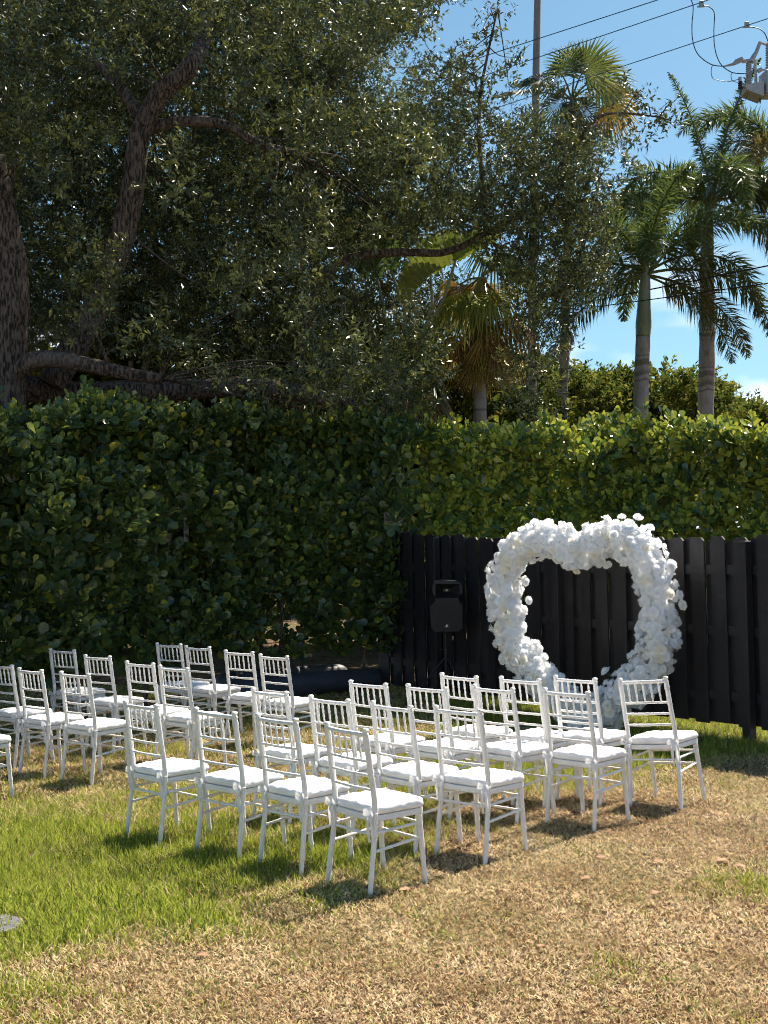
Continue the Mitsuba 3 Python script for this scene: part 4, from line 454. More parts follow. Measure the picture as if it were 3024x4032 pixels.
oakX = [(-5.03,16.11,10.34,0.49),(-6.12,19.27,12.13,0.32),(-4.64,16.73,10.53,0.5),(-5.7,18.96,11.93,0.6),(-6.17,22.49,13.7,0.54),(-4.24,16.24,10.2,0.38),(-5.18,19.75,12.1,0.34),(-5.39,20.75,13.13,0.31),(-3.57,16.26,10.17,0.47),(-4.34,18.19,11.38,0.38),(-5.17,22.47,13.55,0.63),(-3.31,16.48,10.75,0.33),(-3.55,19.3,12.07,0.63),(-4.15,22.23,13.25,0.51),(-2.37,17.07,10.85,0.55),(-2.88,18.56,11.55,0.47),(-2.07,18.2,11.32,0.36),(-2.47,21.71,13.19,0.43),(-1.35,18.78,11.61,0.48),(-1.4,21.16,12.77,0.58),(-6.28,17.07,10.14,0.37),(-6.53,18.32,10.74,0.33),(-7.5,21.14,12.18,0.37),(-4.99,15.8,9.53,0.49),(-6.19,19.45,11.35,0.47),(-6.97,22.05,13.08,0.44),(-4.9,16.7,9.97,0.3),(-5.62,19.9,11.82,0.33),(-6.17,22.21,13.03,0.72),(-4.18,16.89,10.12,0.45),(-4.84,19.86,11.93,0.63),(-5.55,20.96,12.27,0.4),(-3.65,16.51,9.86,0.41),(-4.53,19.99,11.47,0.54),(-5.06,22.42,12.97,0.47),(-3.4,17.03,10.18,0.45),(-3.63,19.89,11.31,0.52),(-4.29,21.52,12.33,0.57),(-2.79,16.6,10.08,0.55),(-2.91,19.2,11.27,0.57),(-3.17,21.66,12.52,0.58),(-2.18,17.14,10.22,0.52),(-2.46,18.59,10.88,0.61),(-2.4,21.98,12.85,0.6),(-1.42,15.86,9.38,0.39),(-1.67,19.46,11.68,0.36),(-2.17,22.1,12.68,0.47),(-0.78,15.95,9.75,0.34),(-1.22,18.77,10.95,0.42),(-1.1,22.35,12.99,0.59),(-0.24,17.09,10.05,0.37),(-0.6,18.65,10.94,0.34),(-0.28,20.76,11.82,0.49),(-6.47,16.59,9.54,0.44),(-7.26,18.6,10.53,0.58),(-5.58,15.66,9.14,0.27),(-6.98,19.91,10.95,0.35),(-7.55,21.68,11.88,0.51),(-5.7,17.09,9.68,0.44),(-6.41,18.78,10.44,0.32),(-5.72,19.4,10.96,0.33),(-1.69,18.58,10.63,0.31),(-0.07,20.95,11.59,0.4),(-6.55,16.48,8.8,0.5),(-7,18.18,9.71,0.58),(-8.29,21.41,10.95,0.44),(-5.75,16.56,9.18,0.54),(-6.45,18.77,10.09,0.3),(-8.11,22.27,11.06,0.42),(-7.52,22.34,11.22,0.33),(-8.51,19.35,9.46,0.3),(-6.22,16.18,8.28,0.32),(-7.52,18.71,9.54,0.38),(-8.3,20.54,9.71,0.46),(-5.7,16.36,8.54,0.46),(-6.66,19.36,9.69,0.37),(-7.57,21.91,10.38,0.43),(-7.68,17.05,7.81,0.33),(-6.91,15.65,7.49,0.46),(-7.82,18.17,8.72,0.5),(-8.86,21.09,9.12,0.45),(-6.56,16.85,7.79,0.55),(-7.68,19.56,8.83,0.42),(-8.29,21.09,9.48,0.45),(-6.25,16.65,7.88,0.46),(-6.59,18.86,8.38,0.36),(-7.64,21.56,9.89,0.45),(-7.01,16.11,7.29,0.31),(-8.81,19.78,8.41,0.46),(-9.28,21.66,8.72,0.51),(-6.42,15.86,6.83,0.41),(-7.81,19.17,8.27,0.42),(-8.64,22.05,9.23,0.51),(-6.08,16.44,7.06,0.28),(-7.29,19.36,8.02,0.58),(-7.61,21.93,8.84,0.55),(-6.9,15.78,6.65,0.31),(-8.35,19.02,7.64,0.37),(-9.05,21.43,8.23,0.37),(-6.34,16.43,6.81,0.29),(-7.38,18.67,7.3,0.42),(-8.9,21.88,8.24,0.59),(-6.08,16.33,6.42,0.51),(-6.63,18.64,7.44,0.52),(-7.84,21.48,8.34,0.37),(-5.7,16.94,6.81,0.47),(-6.46,19,7.11,0.28),(-7.32,17.18,6.2,0.53),(-9.27,21.86,7.5,0.37),(-6.49,16.5,6.04,0.55),(-7.65,19.33,6.77,0.64),(-8.72,21.38,7.46,0.54),(-5.96,15.94,6.21,0.47),(-6.68,18.43,6.31,0.33),(-7.58,21.49,7.65,0.43),(-6.85,16.48,5.39,0.38),(-6.26,16.4,5.58,0.43),(-7.27,18.2,6.21,0.59),(-8.3,21.36,6.45,0.42),(-5.73,15.88,5.28,0.26),(-6.66,18.33,5.78,0.3),(-8.33,22.08,6.61,0.54),(-5.5,16.32,5.42,0.41),(-6.54,18.98,6,0.63),(-7.27,21.08,6.51,0.5),(-6.21,15.71,4.68,0.24),(-6.09,17.17,4.86,0.34),(-6.65,19.07,5.69,0.42),(-7.76,20.58,5.43,0.41),(-5.69,16.41,5.09,0.24),(-6.08,18.03,5.18,0.27),(-7.26,21.49,5.74,0.48),(-5.9,16.11,4.65,0.43)]
oakB = [(0.68,18.17,8.54,0.19),(0.69,19.18,8.98,0.3),(0.96,19.07,8.89,0.22),(1.36,17.46,8.38,0.14),(1.42,19.45,9.1,0.29),(0.6,17.55,8.15,0.17),(0.6,19.3,8.6,0.27),(0.85,17.89,8.13,0.16),(1.16,19.83,8.97,0.34),(1.34,18.31,8.31,0.31),(1.28,19.99,8.83,0.24),(0.69,18.22,8.07,0.26),(0.82,19.2,8.36,0.21),(1.04,17.35,7.77,0.3),(1.17,19.88,8.52,0.19),(1.12,17.6,7.7,0.17),(1.42,19.41,8.32,0.34),(1.43,17.59,7.88,0.24),(2.23,19.68,8.37,0.25),(2.67,19.56,8.38,0.23),(2.89,18.11,7.99,0.21),(0.57,18.09,7.7,0.21),(0.82,19.73,8.19,0.35),(0.99,17.84,7.47,0.16),(1.16,19.09,8.06,0.18),(1.15,17.97,7.61,0.29),(1.33,19.29,8.09,0.26),(1.68,17.73,7.52,0.3),(1.7,19.25,8.12,0.25),(1.93,17.48,7.59,0.19),(2.02,19.84,8.09,0.19),(2.08,17.43,7.52,0.15),(2.41,19.86,8.16,0.35),(2.47,17.55,7.47,0.2),(2.55,19.05,7.8,0.3),(2.99,18.04,7.64,0.17),(2.99,19.52,8.02,0.16),(0.71,19.72,7.96,0.17),(0.94,17.88,7.29,0.18),(0.87,18.91,7.68,0.25),(1.11,17.73,7.17,0.32),(1.35,19.77,8,0.22),(1.39,17.45,7.1,0.16),(1.63,19.25,7.62,0.16),(1.97,18.2,7.29,0.18),(2.13,19.3,7.64,0.25),(2.19,18.22,7.22,0.23),(2.45,19.41,7.62,0.18),(2.58,18.04,7.19,0.25),(2.73,18.86,7.55,0.16),(2.99,18.52,7.4,0.33),(3.23,19.79,7.76,0.31),(3.26,19.21,7.79,0.31),(0.92,18.41,7.23,0.16),(1.01,18.86,7.12,0.26),(1.31,18.08,6.95,0.32),(1.25,18.96,7.2,0.23),(1.47,18.4,7.07,0.2),(1.76,19.5,7.37,0.28),(1.84,17.73,6.79,0.31),(1.93,19.38,7.47,0.32),(2.35,18.48,7.08,0.31),(2.24,19.18,7.46,0.18),(2.37,17.41,6.79,0.18),(2.89,19.92,7.47,0.31),(2.77,17.57,6.93,0.31),(3.13,19.75,7.36,0.16),(2.94,17.47,6.84,0.27),(1.02,17.74,6.56,0.18),(0.92,19.03,6.96,0.18),(1.27,17.47,6.54,0.21),(1.28,19.23,6.93,0.31),(1.61,17.97,6.53,0.32),(1.69,18.83,6.83,0.29),(1.93,18.34,6.71,0.15),(2.15,19.34,6.98,0.23),(2.15,18.59,6.95,0.18),(2.26,19.16,6.94,0.3),(2.6,17.93,6.56,0.26),(2.6,19.06,6.83,0.24),(2.92,18.26,6.84,0.23),(3.13,19.5,6.9,0.17),(3.04,17.48,6.62,0.21),(1.25,17.71,6.4,0.23),(1.27,18.83,6.61,0.16),(1.65,17.99,6.29,0.29),(1.78,19.52,6.86,0.25),(1.94,18.06,6.29,0.25),(1.89,19.28,6.82,0.21),(2.06,17.44,6.33,0.23),(2.34,18.83,6.47,0.25),(2.57,17.7,6.39,0.19),(2.54,18.94,6.65,0.22),(3,18.44,6.35,0.19),(2.89,18.85,6.59,0.29),(3.02,17.78,6.26,0.18),(3.35,18.98,6.66,0.32),(1.75,19.04,6.35,0.3),(2,18.15,5.94,0.21),(2.01,19.15,6.19,0.24),(2.24,17.81,6.04,0.14),(2.18,18.87,6.08,0.15),(2.53,18.54,6.02,0.17),(2.57,19.05,6.23,0.2),(2.92,18.11,5.9,0.28),(2.96,19.08,6.26,0.18),(3.36,19.75,6.36,0.2),(1.96,17.97,5.8,0.32),(1.98,19.17,6.05,0.18),(2.1,17.32,5.66,0.25),(2.26,18.92,6.02,0.2),(2.3,17.4,5.69,0.15),(2.75,19.81,5.97,0.21),(2.89,18.02,5.71,0.15),(2.97,19.33,6.07,0.2),(3.12,18.44,5.88,0.31),(3.4,19.83,6.08,0.25),(2.26,17.31,5.3,0.24),(2.76,19.44,5.79,0.32),(2.91,18.09,5.48,0.24),(3.11,19.38,5.75,0.24),(1.78,18,9.49,0.17),(1.65,18,9.23,0.16),(1.47,18,9,0.17),(1.34,18,8.84,0.16),(1.17,18,8.71,0.2),(0.94,18,8.64,0.21),(2.03,18,8.75,0.1),(1.9,18,8.62,0.14),(1.76,18,8.36,0.2),(2.48,18,8.24,0.17),(2.68,18,8.34,0.13),(2.98,18,8.43,0.17),(3.24,18,8.29,0.14),(3.67,18,8.22,0.14),(3.8,18,8.08,0.14),(4.03,18,7.91,0.17),(4.19,18,7.87,0.12),(4.25,18,7.74,0.09),(3.63,18,7.92,0.16),(3.42,18,7.59,0.17),(3.16,18,7.6,0.17),(3.82,18,7.65,0.13),(3.64,18.5,7.4,0.2),(3.84,18.5,7.19,0.16),(2.56,18,7.48,0.26),(2.89,18,7.34,0.26),(2.23,18,7.62,0.26),(1.97,18,7.42,0.29),(1.76,18,6.96,0.33),(2.21,18,6.82,0.33),(2.74,18,6.68,0.3),(3.13,18,6.6,0.26),(2.4,18,6.15,0.29),(2.78,18,5.88,0.26),(2.52,18,5.69,0.22),(2.38,18,5.36,0.18),(2.6,18,5.22,0.17),(2.84,18,5.35,0.16),(3.27,18.5,5.98,0.2),(2.23,18,4.97,0.17),(2.29,18,4.57,0.2),(2.04,18,5.04,0.17),(2.41,18,4.1,0.14),(2.3,19,5.55,0.24),(2.29,19,5.13,0.24),(2.24,19,4.72,0.22),(2.2,19,4.3,0.22),(2.29,19,3.88,0.21),(2.07,19,4.86,0.18),(1.97,19.5,4.37,0.18),(1.98,18.5,5.87,0.27),(2.24,18.4,5.98,0.28),(2.59,18.4,6.51,0.3),(2.04,18.3,6.5,0.29),(2.35,18.6,6.64,0.3),(2.92,18.4,6.37,0.24),(2.79,18.5,5.72,0.24),(2.83,18.3,7.16,0.28),(2.45,18.2,7.27,0.29),(2.88,18.3,7.76,0.24),(2.35,18.3,8.12,0.2),(3.08,18.6,6.01,0.2),(2.7,19,4.99,0.18),(2.83,19.2,4.73,0.17),(2.42,19.4,5.77,0.31),(2.13,19.4,5.49,0.25),(2.23,19.6,4.16,0.24),(2.49,19.6,4.51,0.23),(2.06,19.6,4.67,0.21),(2.68,19.4,4.62,0.17),(2,18.5,3.9,0.22),(2.4,18.5,3.83,0.18),(0.4,17,8.85,0.25),(0.59,17,9.04,0.22),(0.81,17,9.12,0.15),(0.97,17,9.22,0.12),(0.27,17,8.66,0.14),(0.14,18,8.66,0.12),(0.27,18,8.23,0.2)]
L1 = [(-4.981,16.6,3.005), (-4.94,16.5,3.663), (-4.897,16.5,4.508), (-4.825,16.5,5.233), (-4.885,16.5,5.963), (-4.972,16.5,6.573), (-5.094,16.6,7.338), (-5.046,16.8,8.518)]
L2 = [(-4.405,16.9,4.122), (-3.943,17.1,4.952), (-3.605,17.2,5.783), (-3.336,17.2,6.727), (-3.228,17.2,7.486), (-2.916,17.1,8.048), (-2.532,17.1,8.387), (-2.399,17.4,8.786), (-2.351,18,9.585), (-2.359,18.4,10.299)]
L3 = [(-3.249,17.25,7.566), (-3.053,17.3,7.673), (-2.607,17.3,7.746), (-2.1,17.3,7.697), (-1.598,17.3,7.417), (-1.099,17.4,7.309)]
L4 = [(-3.241,17.3,7.837), (-3.535,17.6,8.335), (-3.813,17.8,8.676), (-4.083,18,8.956)]
L5 = [(-4.935,16.5,3.965), (-4.752,16.4,4.201), (-4.335,16.2,4.356), (-3.78,16.1,4.271), (-3.252,16.1,4.141), (-2.801,16.2,4.061)]
L6 = [(-5.078,17.3,4.186), (-4.384,17.3,4.056), (-3.456,17.4,4.06), (-2.58,17.5,4.091), (-1.694,17.6,4.108), (-0.802,17.7,3.945), (-0.159,17.8,3.811)]
tag('oak_tree', 'spreading oak with rough brown trunk and limbs behind the left hedge', 'tree')
add('oak_tree__trunk', limb(L1, .33, .17, 34, 16), 'mat_bark', True)
add('oak_tree__limb', limb(L2, .19, .09, 34, 14), 'mat_bark', True)
add('oak_tree__limb_001', limb(L3, .10, .045, 20, 12), 'mat_bark', True)
add('oak_tree__limb_002', limb(L4, .09, .05, 12, 12), 'mat_bark', True)
add('oak_tree__limb_003', limb(L5, .15, .07, 24, 12), 'mat_bark', True)
add('oak_tree__limb_004', limb(L6, .19, .10, 30, 12), 'mat_bark', True)
add('oak_tree__branches', twigs_to(oakA, spline(L1, 20).tolist() + spline(L2, 30).tolist() + spline(L3, 12).tolist() + spline(L5, 12).tolist(), 90), 'mat_bark', True, kind='stuff')
m_, c_ = foliage(oakA + oakX, 66, .088, .38, .22, OAKC, nl=9); add('oak_tree__crown', m_, 'mat_oak_leaf', False, c_)
L7 = [(-1.301,19.2,3.63), (-1.159,19.1,5.088), (-0.676,18.9,6.052), (0.225,18.7,6.188), (0.973,18.6,6.155), (1.53,18.5,6.372), (2.246,18.3,6.686), (3.171,18.2,6.787)]
L9 = [(1.584,18.5,6.392), (1.52,18.3,7.188), (1.494,18.1,8.133), (1.637,18,8.895), (1.784,18,9.492)]
L10 = [(3.171,18.2,6.787), (2.882,18.2,5.922), (2.534,18.2,5.328)]
L11 = [(2.246,18.3,6.686), (2.788,18.2,7.466), (3.251,18.1,7.96), (3.893,18,7.912), (4.221,18,7.839)]
tag('oak_tree_001', 'smaller oak with sparse drooping branches reaching into the sky on the right', 'tree')
add('oak_tree_001__trunk', limb(L7, .085, .03, 26, 12), 'mat_bark', True)
for nm, q, a, b in (('limb_001', L9, .04, .010), ('limb_002', L10, .025, .012), ('limb_003', L11, .03, .008)): add('oak_tree_001__' + nm, limb(q, a, b, 18, 8), 'mat_bark', True)
add('oak_tree_001__branches', twigs_to(oakB, spline(L7, 20)[8:].tolist() + spline(L9, 14).tolist() + spline(L11, 14).tolist() + spline(L10, 8).tolist(), 110, .007), 'mat_bark', True, kind='stuff')
m_, c_ = foliage(oakB, 62, .082, .38, .22, OAKC, nl=9); add('oak_tree_001__crown', m_, 'mat_oak_leaf', False, c_)

# far trees behind the right part of the garden
BGC = np.array([[.05, .075, .018], [.085, .11, .022], [.14, .16, .03], [.22, .21, .04]])
bg = np.array([(4.46,43.57,7.33,0.46),(4.2,37.67,6.88,0.49),(5.23,43.17,7.46,0.73),(4.41,35.25,6.36,0.59),(5.3,41.7,7.09,0.52),(3.74,37.13,6.42,0.75),(4.13,36.37,6.22,0.59),(4.61,43.52,6.99,0.88),(4.76,36.7,6.22,0.41),(4.92,40.45,6.46,0.54),(5.15,34.33,6.03,0.34),(6.22,42.93,6.71,0.46),(5.93,37.28,6.25,0.57),(6.34,40.72,6.29,0.56),(6.06,34.8,5.9,0.32),(7.29,42.6,6.87,0.72),(6.97,35.6,6.09,0.49),(8.04,43.26,7.05,0.61),(7.2,35.71,6.18,0.38),(8.22,40.42,6.25,0.45),(8.02,36.48,6.11,0.7),(8.62,40.05,6.33,0.39),(8.05,34.16,5.8,0.51),(9.04,35.3,5.75,0.65),(10.64,42.23,6.36,0.49),(9.6,36.63,6.02,0.41),(11.58,43.86,6.5,0.52),(3.38,34.24,5.1,0.32),(4.38,43.8,6.18,0.48),(3.85,35.27,5.59,0.45),(4.4,41.67,6.36,0.75),(4.56,34.89,5.58,0.4),(5.15,40.97,6.22,0.61),(5.19,37.72,5.64,0.72),(6.37,42.26,5.82,0.68),(5.52,34.53,5.54,0.7),(6.56,40.57,6.08,0.62),(6.4,37.82,5.94,0.66),(7.64,43.98,6.42,0.41),(6.33,34.69,5.58,0.42),(7.96,41.67,6.27,0.69),(7.33,36.32,5.35,0.41),(8.72,42.08,6.08,0.48),(7.68,36.07,5.22,0.46),(8.79,41.14,5.74,0.48),(8.23,34.93,5.52,0.48),(9.69,41.71,6.12,0.58),(9.4,37.95,5.86,0.34),(10.69,43.53,6.3,0.38),(9.89,37.27,5.71,0.45),(10.84,41.92,5.79,0.67),(11.98,41.49,5.85,0.47),(10.78,35.8,5.08,0.4),(12.52,42.65,5.68,0.42),(3.44,36.94,4.81,0.34),(4.34,41.93,5.68,0.75),(4.05,35.89,4.85,0.43),(5.03,42.27,5.5,0.75),(4.7,37.38,5.25,0.56),(5.32,40.93,5.1,0.53),(5.58,37.75,5.15,0.7),(6.01,40.43,5.29,0.61),(5.53,35.01,4.6,0.66),(6.49,40.08,5.04,0.54),(6.35,35.98,4.98,0.53),(7.36,43.63,5.67,0.65),(7.14,36.51,4.85,0.39),(7.59,41.68,5.46,0.74),(7.3,36.66,4.84,0.47),(8.41,41.97,5.5,0.42),(7.88,36.28,4.78,0.5),(9.37,42.99,5.5,0.4),(8.68,37.41,5.23,0.59),(10.28,43.48,5.29,0.75),(8.94,36.31,4.99,0.64),(10.38,40.26,5.36,0.8),(9.47,36.32,4.82,0.61),(11.03,41.03,4.97,0.44),(10.46,37.73,4.9,0.66),(11.18,40.37,5.46,0.58),(10.56,36.06,4.83,0.57),(12.13,41.01,5.37,0.43),(3.26,34.17,4.07,0.43),(4.4,43.08,5.03,0.8),(3.95,37.26,4.66,0.33),(4.5,41.47,4.56,0.61),(4.73,36.81,4.36,0.62),(5.27,43.69,4.7,0.5),(5.3,37.75,4.59,0.47),(5.61,40.83,4.96,0.55),(5.37,35.26,4.1,0.59),(6.16,40.39,4.68,0.77),(6.18,37.04,4.31,0.63),(7.13,41.09,4.4,0.65),(6.42,34.88,4.13,0.66),(8.14,42.91,4.96,0.74),(7.11,36.02,4.59,0.4),(8.66,43.68,5.17,0.52),(7.35,34.17,4.19,0.39),(9.15,42.03,4.79,0.84),(8.26,34.79,4.06,0.71),(9.45,40.1,4.7,0.71),(8.71,34.22,3.93,0.63),(10.84,43.15,4.77,0.56),(10.04,37.16,4.08,0.55),(11.35,43.08,4.95,0.67),(9.97,36.53,4.08,0.48),(12.15,42.83,4.81,0.68),(10.11,34.66,4.02,0.53),(12.62,43.43,4.77,0.8),(3.57,37.87,4.2,0.65),(4.34,43.15,4.08,0.73),(4.09,34.62,3.75,0.35),(4.86,42.39,4.28,0.39),(4.64,37.72,3.83,0.53),(4.98,40.33,3.8,0.68),(4.83,34.43,3.52,0.34),(6.1,41.34,3.83,0.78),(5.7,37.89,4.21,0.49),(6.66,41.47,4.11,0.84),(6.01,34.18,3.92,0.33),(7.54,41.77,3.94,0.39),(7.08,37.24,3.64,0.39),(7.45,40.26,4.07,0.61),(6.95,35.02,3.79,0.44),(8.53,41.89,3.9,0.53),(8.25,36.42,3.67,0.41),(9.04,40.59,3.88,0.46),(8.5,36.81,3.69,0.6),(9.49,41.57,3.86,0.81),(9.22,36.32,3.92,0.72),(9.86,40.28,3.98,0.44),(9.01,34.92,3.68,0.65),(11.13,41.51,4.08,0.77),(10.28,36.38,3.53,0.65),(11.1,40.04,4.17,0.81),(10.78,36.44,3.96,0.42),(12.76,42.53,4.26,0.4),(3.7,37.12,3.41,0.4),(3.86,42.43,3.79,0.61),(4,37.77,3.65,0.57),(4.24,40.18,3.41,0.69),(4.45,36.36,3.43,0.7),(5.69,43.17,3.85,0.61),(4.86,34.04,3.1,0.6),(5.65,41.98,3.66,0.67),(5.66,37,3.09,0.75),(6.14,40.65,3.46,0.46),(6.5,36.34,3.1,0.54),(7.42,41.56,3.26,0.66),(7.26,37.55,3.01,0.71),(7.86,42.07,3.17,0.81),(7.95,37.71,3.16,0.56),(8.7,42.1,3.28,0.84),(7.93,37.01,3.46,0.33),(9.29,41.81,3.13,0.65),(8.48,37.3,3.29,0.49),(9.7,41.29,3.27,0.52),(8.93,34.88,3.23,0.63),(10.4,41.78,3.7,0.66),(8.96,34.59,3.12,0.64),(11.02,42.66,3.62,0.52),(10.72,37.55,3.32,0.37),(12.23,43.46,3.48,0.49),(11.14,37.94,3.26,0.47),(11.89,40.64,3.12,0.42),(4.39,37.83,2.98,0.72),(4.44,42.01,3.15,0.55),(4.51,36.12,2.81,0.36),(5.3,41.23,2.84,0.46),(5.19,36.59,2.83,0.52),(6.37,43.52,3.12,0.67),(5.73,35.3,2.93,0.65),(6.68,40.6,3.07,0.53),(6.55,37.61,2.96,0.46),(6.99,37.49,2.95,0.65),(8.01,43.87,3.15,0.58),(7.33,37.44,2.61,0.35),(8.82,43.97,2.87,0.4),(7.89,36.01,2.69,0.46),(9.95,41.86,2.76,0.43),(9.14,34.22,2.86,0.42),(10.68,41.59,2.74,0.56),(9.51,34.23,2.57,0.37),(10.71,36.43,2.89,0.47)]); xs = np.array([2.6, 4.9, 7.4, 10.2, 13.0]); own = np.argmin(np.abs(bg[:, 0:1] - xs[None]), 1)
for q, lb in enumerate(['yellow-green bushy tree far behind the hedge, just left of the grey palm trunk', 'dense far tree directly behind the foxtail palm trunk', 'dense far tree between the two big palm trunks', 'dark green far tree at the right edge under the clouds', 'far tree beyond the right edge']):
    sel = bg[own == q]
    if not len(sel): continue
    k_ = num('background_tree'); tag(k_, lb, 'tree', 'far trees behind the hedge')
    m_, c_ = foliage(sel, 42, .17, .52, .3, BGC, nl=9); add(k_ + '__crown', m_, 'mat_far_leaf', False, c_)
    b = A(sel[:, 0].mean(), sel[:, 1].mean(), 0); add(k_ + '__trunk', limb([b - A(0, 0, .1), b + A(.1, 0, 2), b + A(-.2, 0, 5)], .2, .08, 10, 8), 'mat_bark', True)
bgl = np.array([(-11.27,34.02,4.91,0.89),(-10.82,36.12,4.99,0.58),(-9.7,34.57,4.86,1.06),(-8.71,38.97,5.19,0.79),(-7.67,39.04,5.12,0.68),(-7.1,39.99,5.7,1.01),(-4.97,34.41,5.18,0.78),(-4.47,38.96,5.4,0.71),(-3.66,34.87,4.82,1.04),(-2.56,36.66,5.04,0.72),(-1.68,37.14,4.93,0.78),(-1.54,37.81,5.12,0.62),(1.14,38.7,5.37,0.78),(1.92,39.68,4.98,1.12),(3.93,34.12,4.71,0.65),(-12.09,36.72,4.62,0.8),(-12.75,39.79,4.47,1.12),(-10.06,34.4,4.04,0.83),(-9.19,34.19,4.4,0.94),(-8.92,36.19,4.77,0.91),(-7.84,34.68,4.75,0.79),(-7.72,37.91,4.17,0.69),(-7.03,38.79,4.26,0.6),(-5.76,37.51,4.13,0.92),(-4.1,35.84,4.42,1.12),(-3.79,39.51,4.58,0.94),(-2.67,36.73,4.72,0.96),(-1.56,34.27,4.4,1.19),(-1.16,35.84,4.08,0.58),(-0.35,35.65,4.57,0.7),(0.3,37.99,4.58,0.98),(1.03,34.45,4.49,0.88),(2.47,37.7,4.52,1.26),(3.33,35.25,4.32,1.21),(4.19,37.79,4.53,0.6),(-12.44,36.96,3.41,1.11),(-11.19,36.77,4.07,0.69),(-10.76,36.2,3.25,0.74),(-10.52,39.2,3.72,1.23),(-8.71,36.78,3.44,0.92),(-8.26,37.98,3.25,1.23),(-6.71,34.67,3.9,0.69),(-6.67,38.99,3.91,0.61),(-5.24,36.73,3.2,0.6),(-4.41,39.34,3.48,1.39),(-3.56,34.47,3.54,0.56),(-2.73,39.33,3.67,0.64),(-2.42,39.85,3.23,0.71),(-0.91,34.24,3.41,0.94),(0.14,38.71,3.85,1.25),(0.82,36.36,3.58,1.22),(2.03,39.4,3.39,0.89),(2.03,37.05,3.03,0.58),(2.89,34.17,2.92,0.8),(4.26,40,3.8,1.39),(-13.24,39.98,3.38,1.23),(-3.38,36.81,3.06,1.14),(2.3,34.94,2.9,1.02)])
for q, (a, b, lb) in enumerate([(-99, -6, 'far low trees glimpsed under the oak at the left edge'), (-6, 99, 'far low trees glimpsed under the middle of the oak')]):
    sel = bgl[(bgl[:, 0] >= a) & (bgl[:, 0] < b)]; k_ = num('background_tree'); tag(k_, lb, 'tree', 'far trees behind the hedge')
    m_, c_ = foliage(sel, 13, .30, .55, .5, BGC * .8, nl=8); add(k_ + '__crown', m_, 'mat_far_leaf', False, c_)
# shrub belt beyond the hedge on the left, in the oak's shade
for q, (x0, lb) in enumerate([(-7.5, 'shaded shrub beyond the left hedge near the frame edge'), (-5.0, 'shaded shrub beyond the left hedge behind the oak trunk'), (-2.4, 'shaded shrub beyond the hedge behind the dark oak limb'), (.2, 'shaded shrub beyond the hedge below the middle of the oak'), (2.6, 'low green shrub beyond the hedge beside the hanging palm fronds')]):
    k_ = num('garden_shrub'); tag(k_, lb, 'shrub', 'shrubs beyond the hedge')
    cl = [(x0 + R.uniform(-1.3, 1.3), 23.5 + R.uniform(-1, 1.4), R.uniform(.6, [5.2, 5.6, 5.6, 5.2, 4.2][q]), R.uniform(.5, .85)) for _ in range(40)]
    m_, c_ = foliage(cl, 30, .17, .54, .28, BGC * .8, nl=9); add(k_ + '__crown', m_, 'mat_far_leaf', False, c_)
    add(k_ + '__stem', limb([(x0, 23.6, -.1), (x0 + .1, 23.6, 1.5), (x0 - .1, 23.5, 3)], .09, .04, 8, 7), 'mat_bark', True)

# ---------------------------------------------------------------- palms
def frond(base, az, el, length, bend, ll, n=70, plume=.9, col=((.055, .085, .022), (.12, .16, .038)), dead=0.0):
    """pinnate palm leaf: arching rachis with hanging leaflets"""
    m = 22; p = [np.asarray(base, float)]; e = el; h = A(math.cos(az), math.sin(az), 0)
    for k in range(m - 1):
        p.append(p[-1] + (h * math.cos(e) + A(0, 0, math.sin(e))) * length / (m - 1)); e -= bend / (m - 1) * (.5 + 1.0 * k / m)
        e = max(e, -1.5)
    p = np.array(p); rt = tube(p, np.linspace(.026, .005, m) * length / 2.5, 6)
    t = np.repeat(np.linspace(.14, .995, n), 4); k = len(t); P = np.stack([np.interp(t, np.linspace(0, 1, m), p[:, i]) for i in range(3)], 1)
    tg = unit(np.gradient(p, axis=0)); tan = unit(np.stack([np.interp(t, np.linspace(0, 1, m), tg[:, i]) for i in range(3)], 1))
    sd = unit(np.cross(tan, A(0, 0, 1) + h * .02)); up = np.cross(sd, tan)
    ang = np.tile([0, 1], k // 2) * math.pi + R.uniform(-plume, plume, k); out = np.cos(ang)[:, None] * sd + np.sin(ang)[:, None] * up
    d = unit(out + tan * R.uniform(.5, .9, k)[:, None]); L = ll * np.sin(np.pi * np.clip(t * .82 + .17, 0, 1)) ** .6 * R.uniform(.8, 1.1, k)
    mid = P + d * (L * .5)[:, None] - A(0, 0, 1) * (L * .05)[:, None]; tip = mid + unit(d - A(0, 0, .45)) * (L * .5)[:, None]
    w = .0125 * length / 2.4; ws = unit(np.cross(d, up + R.normal(size=(k, 3)) * .4)) * w
    v = np.stack([P - ws * .4, P + ws * .4, mid - ws, mid + ws, tip], 1).reshape(-1, 3); f = (np.array([(0, 1, 3), (0, 3, 2), (2, 3, 4)])[None] + (np.arange(k) * 5)[:, None, None]).reshape(-1, 3)
    c = np.array(col[0])[None] + (np.array(col[1]) - np.array(col[0]))[None] * R.random((k, 1)); c = np.repeat(c, 5, 0)
    if dead: c = c * (1 - dead) + np.array([.24, .16, .06]) * dead
    M = join([(v, f), rt]); return M, np.vstack([c, np.tile([.13, .15, .05], (len(rt[0]), 1))])
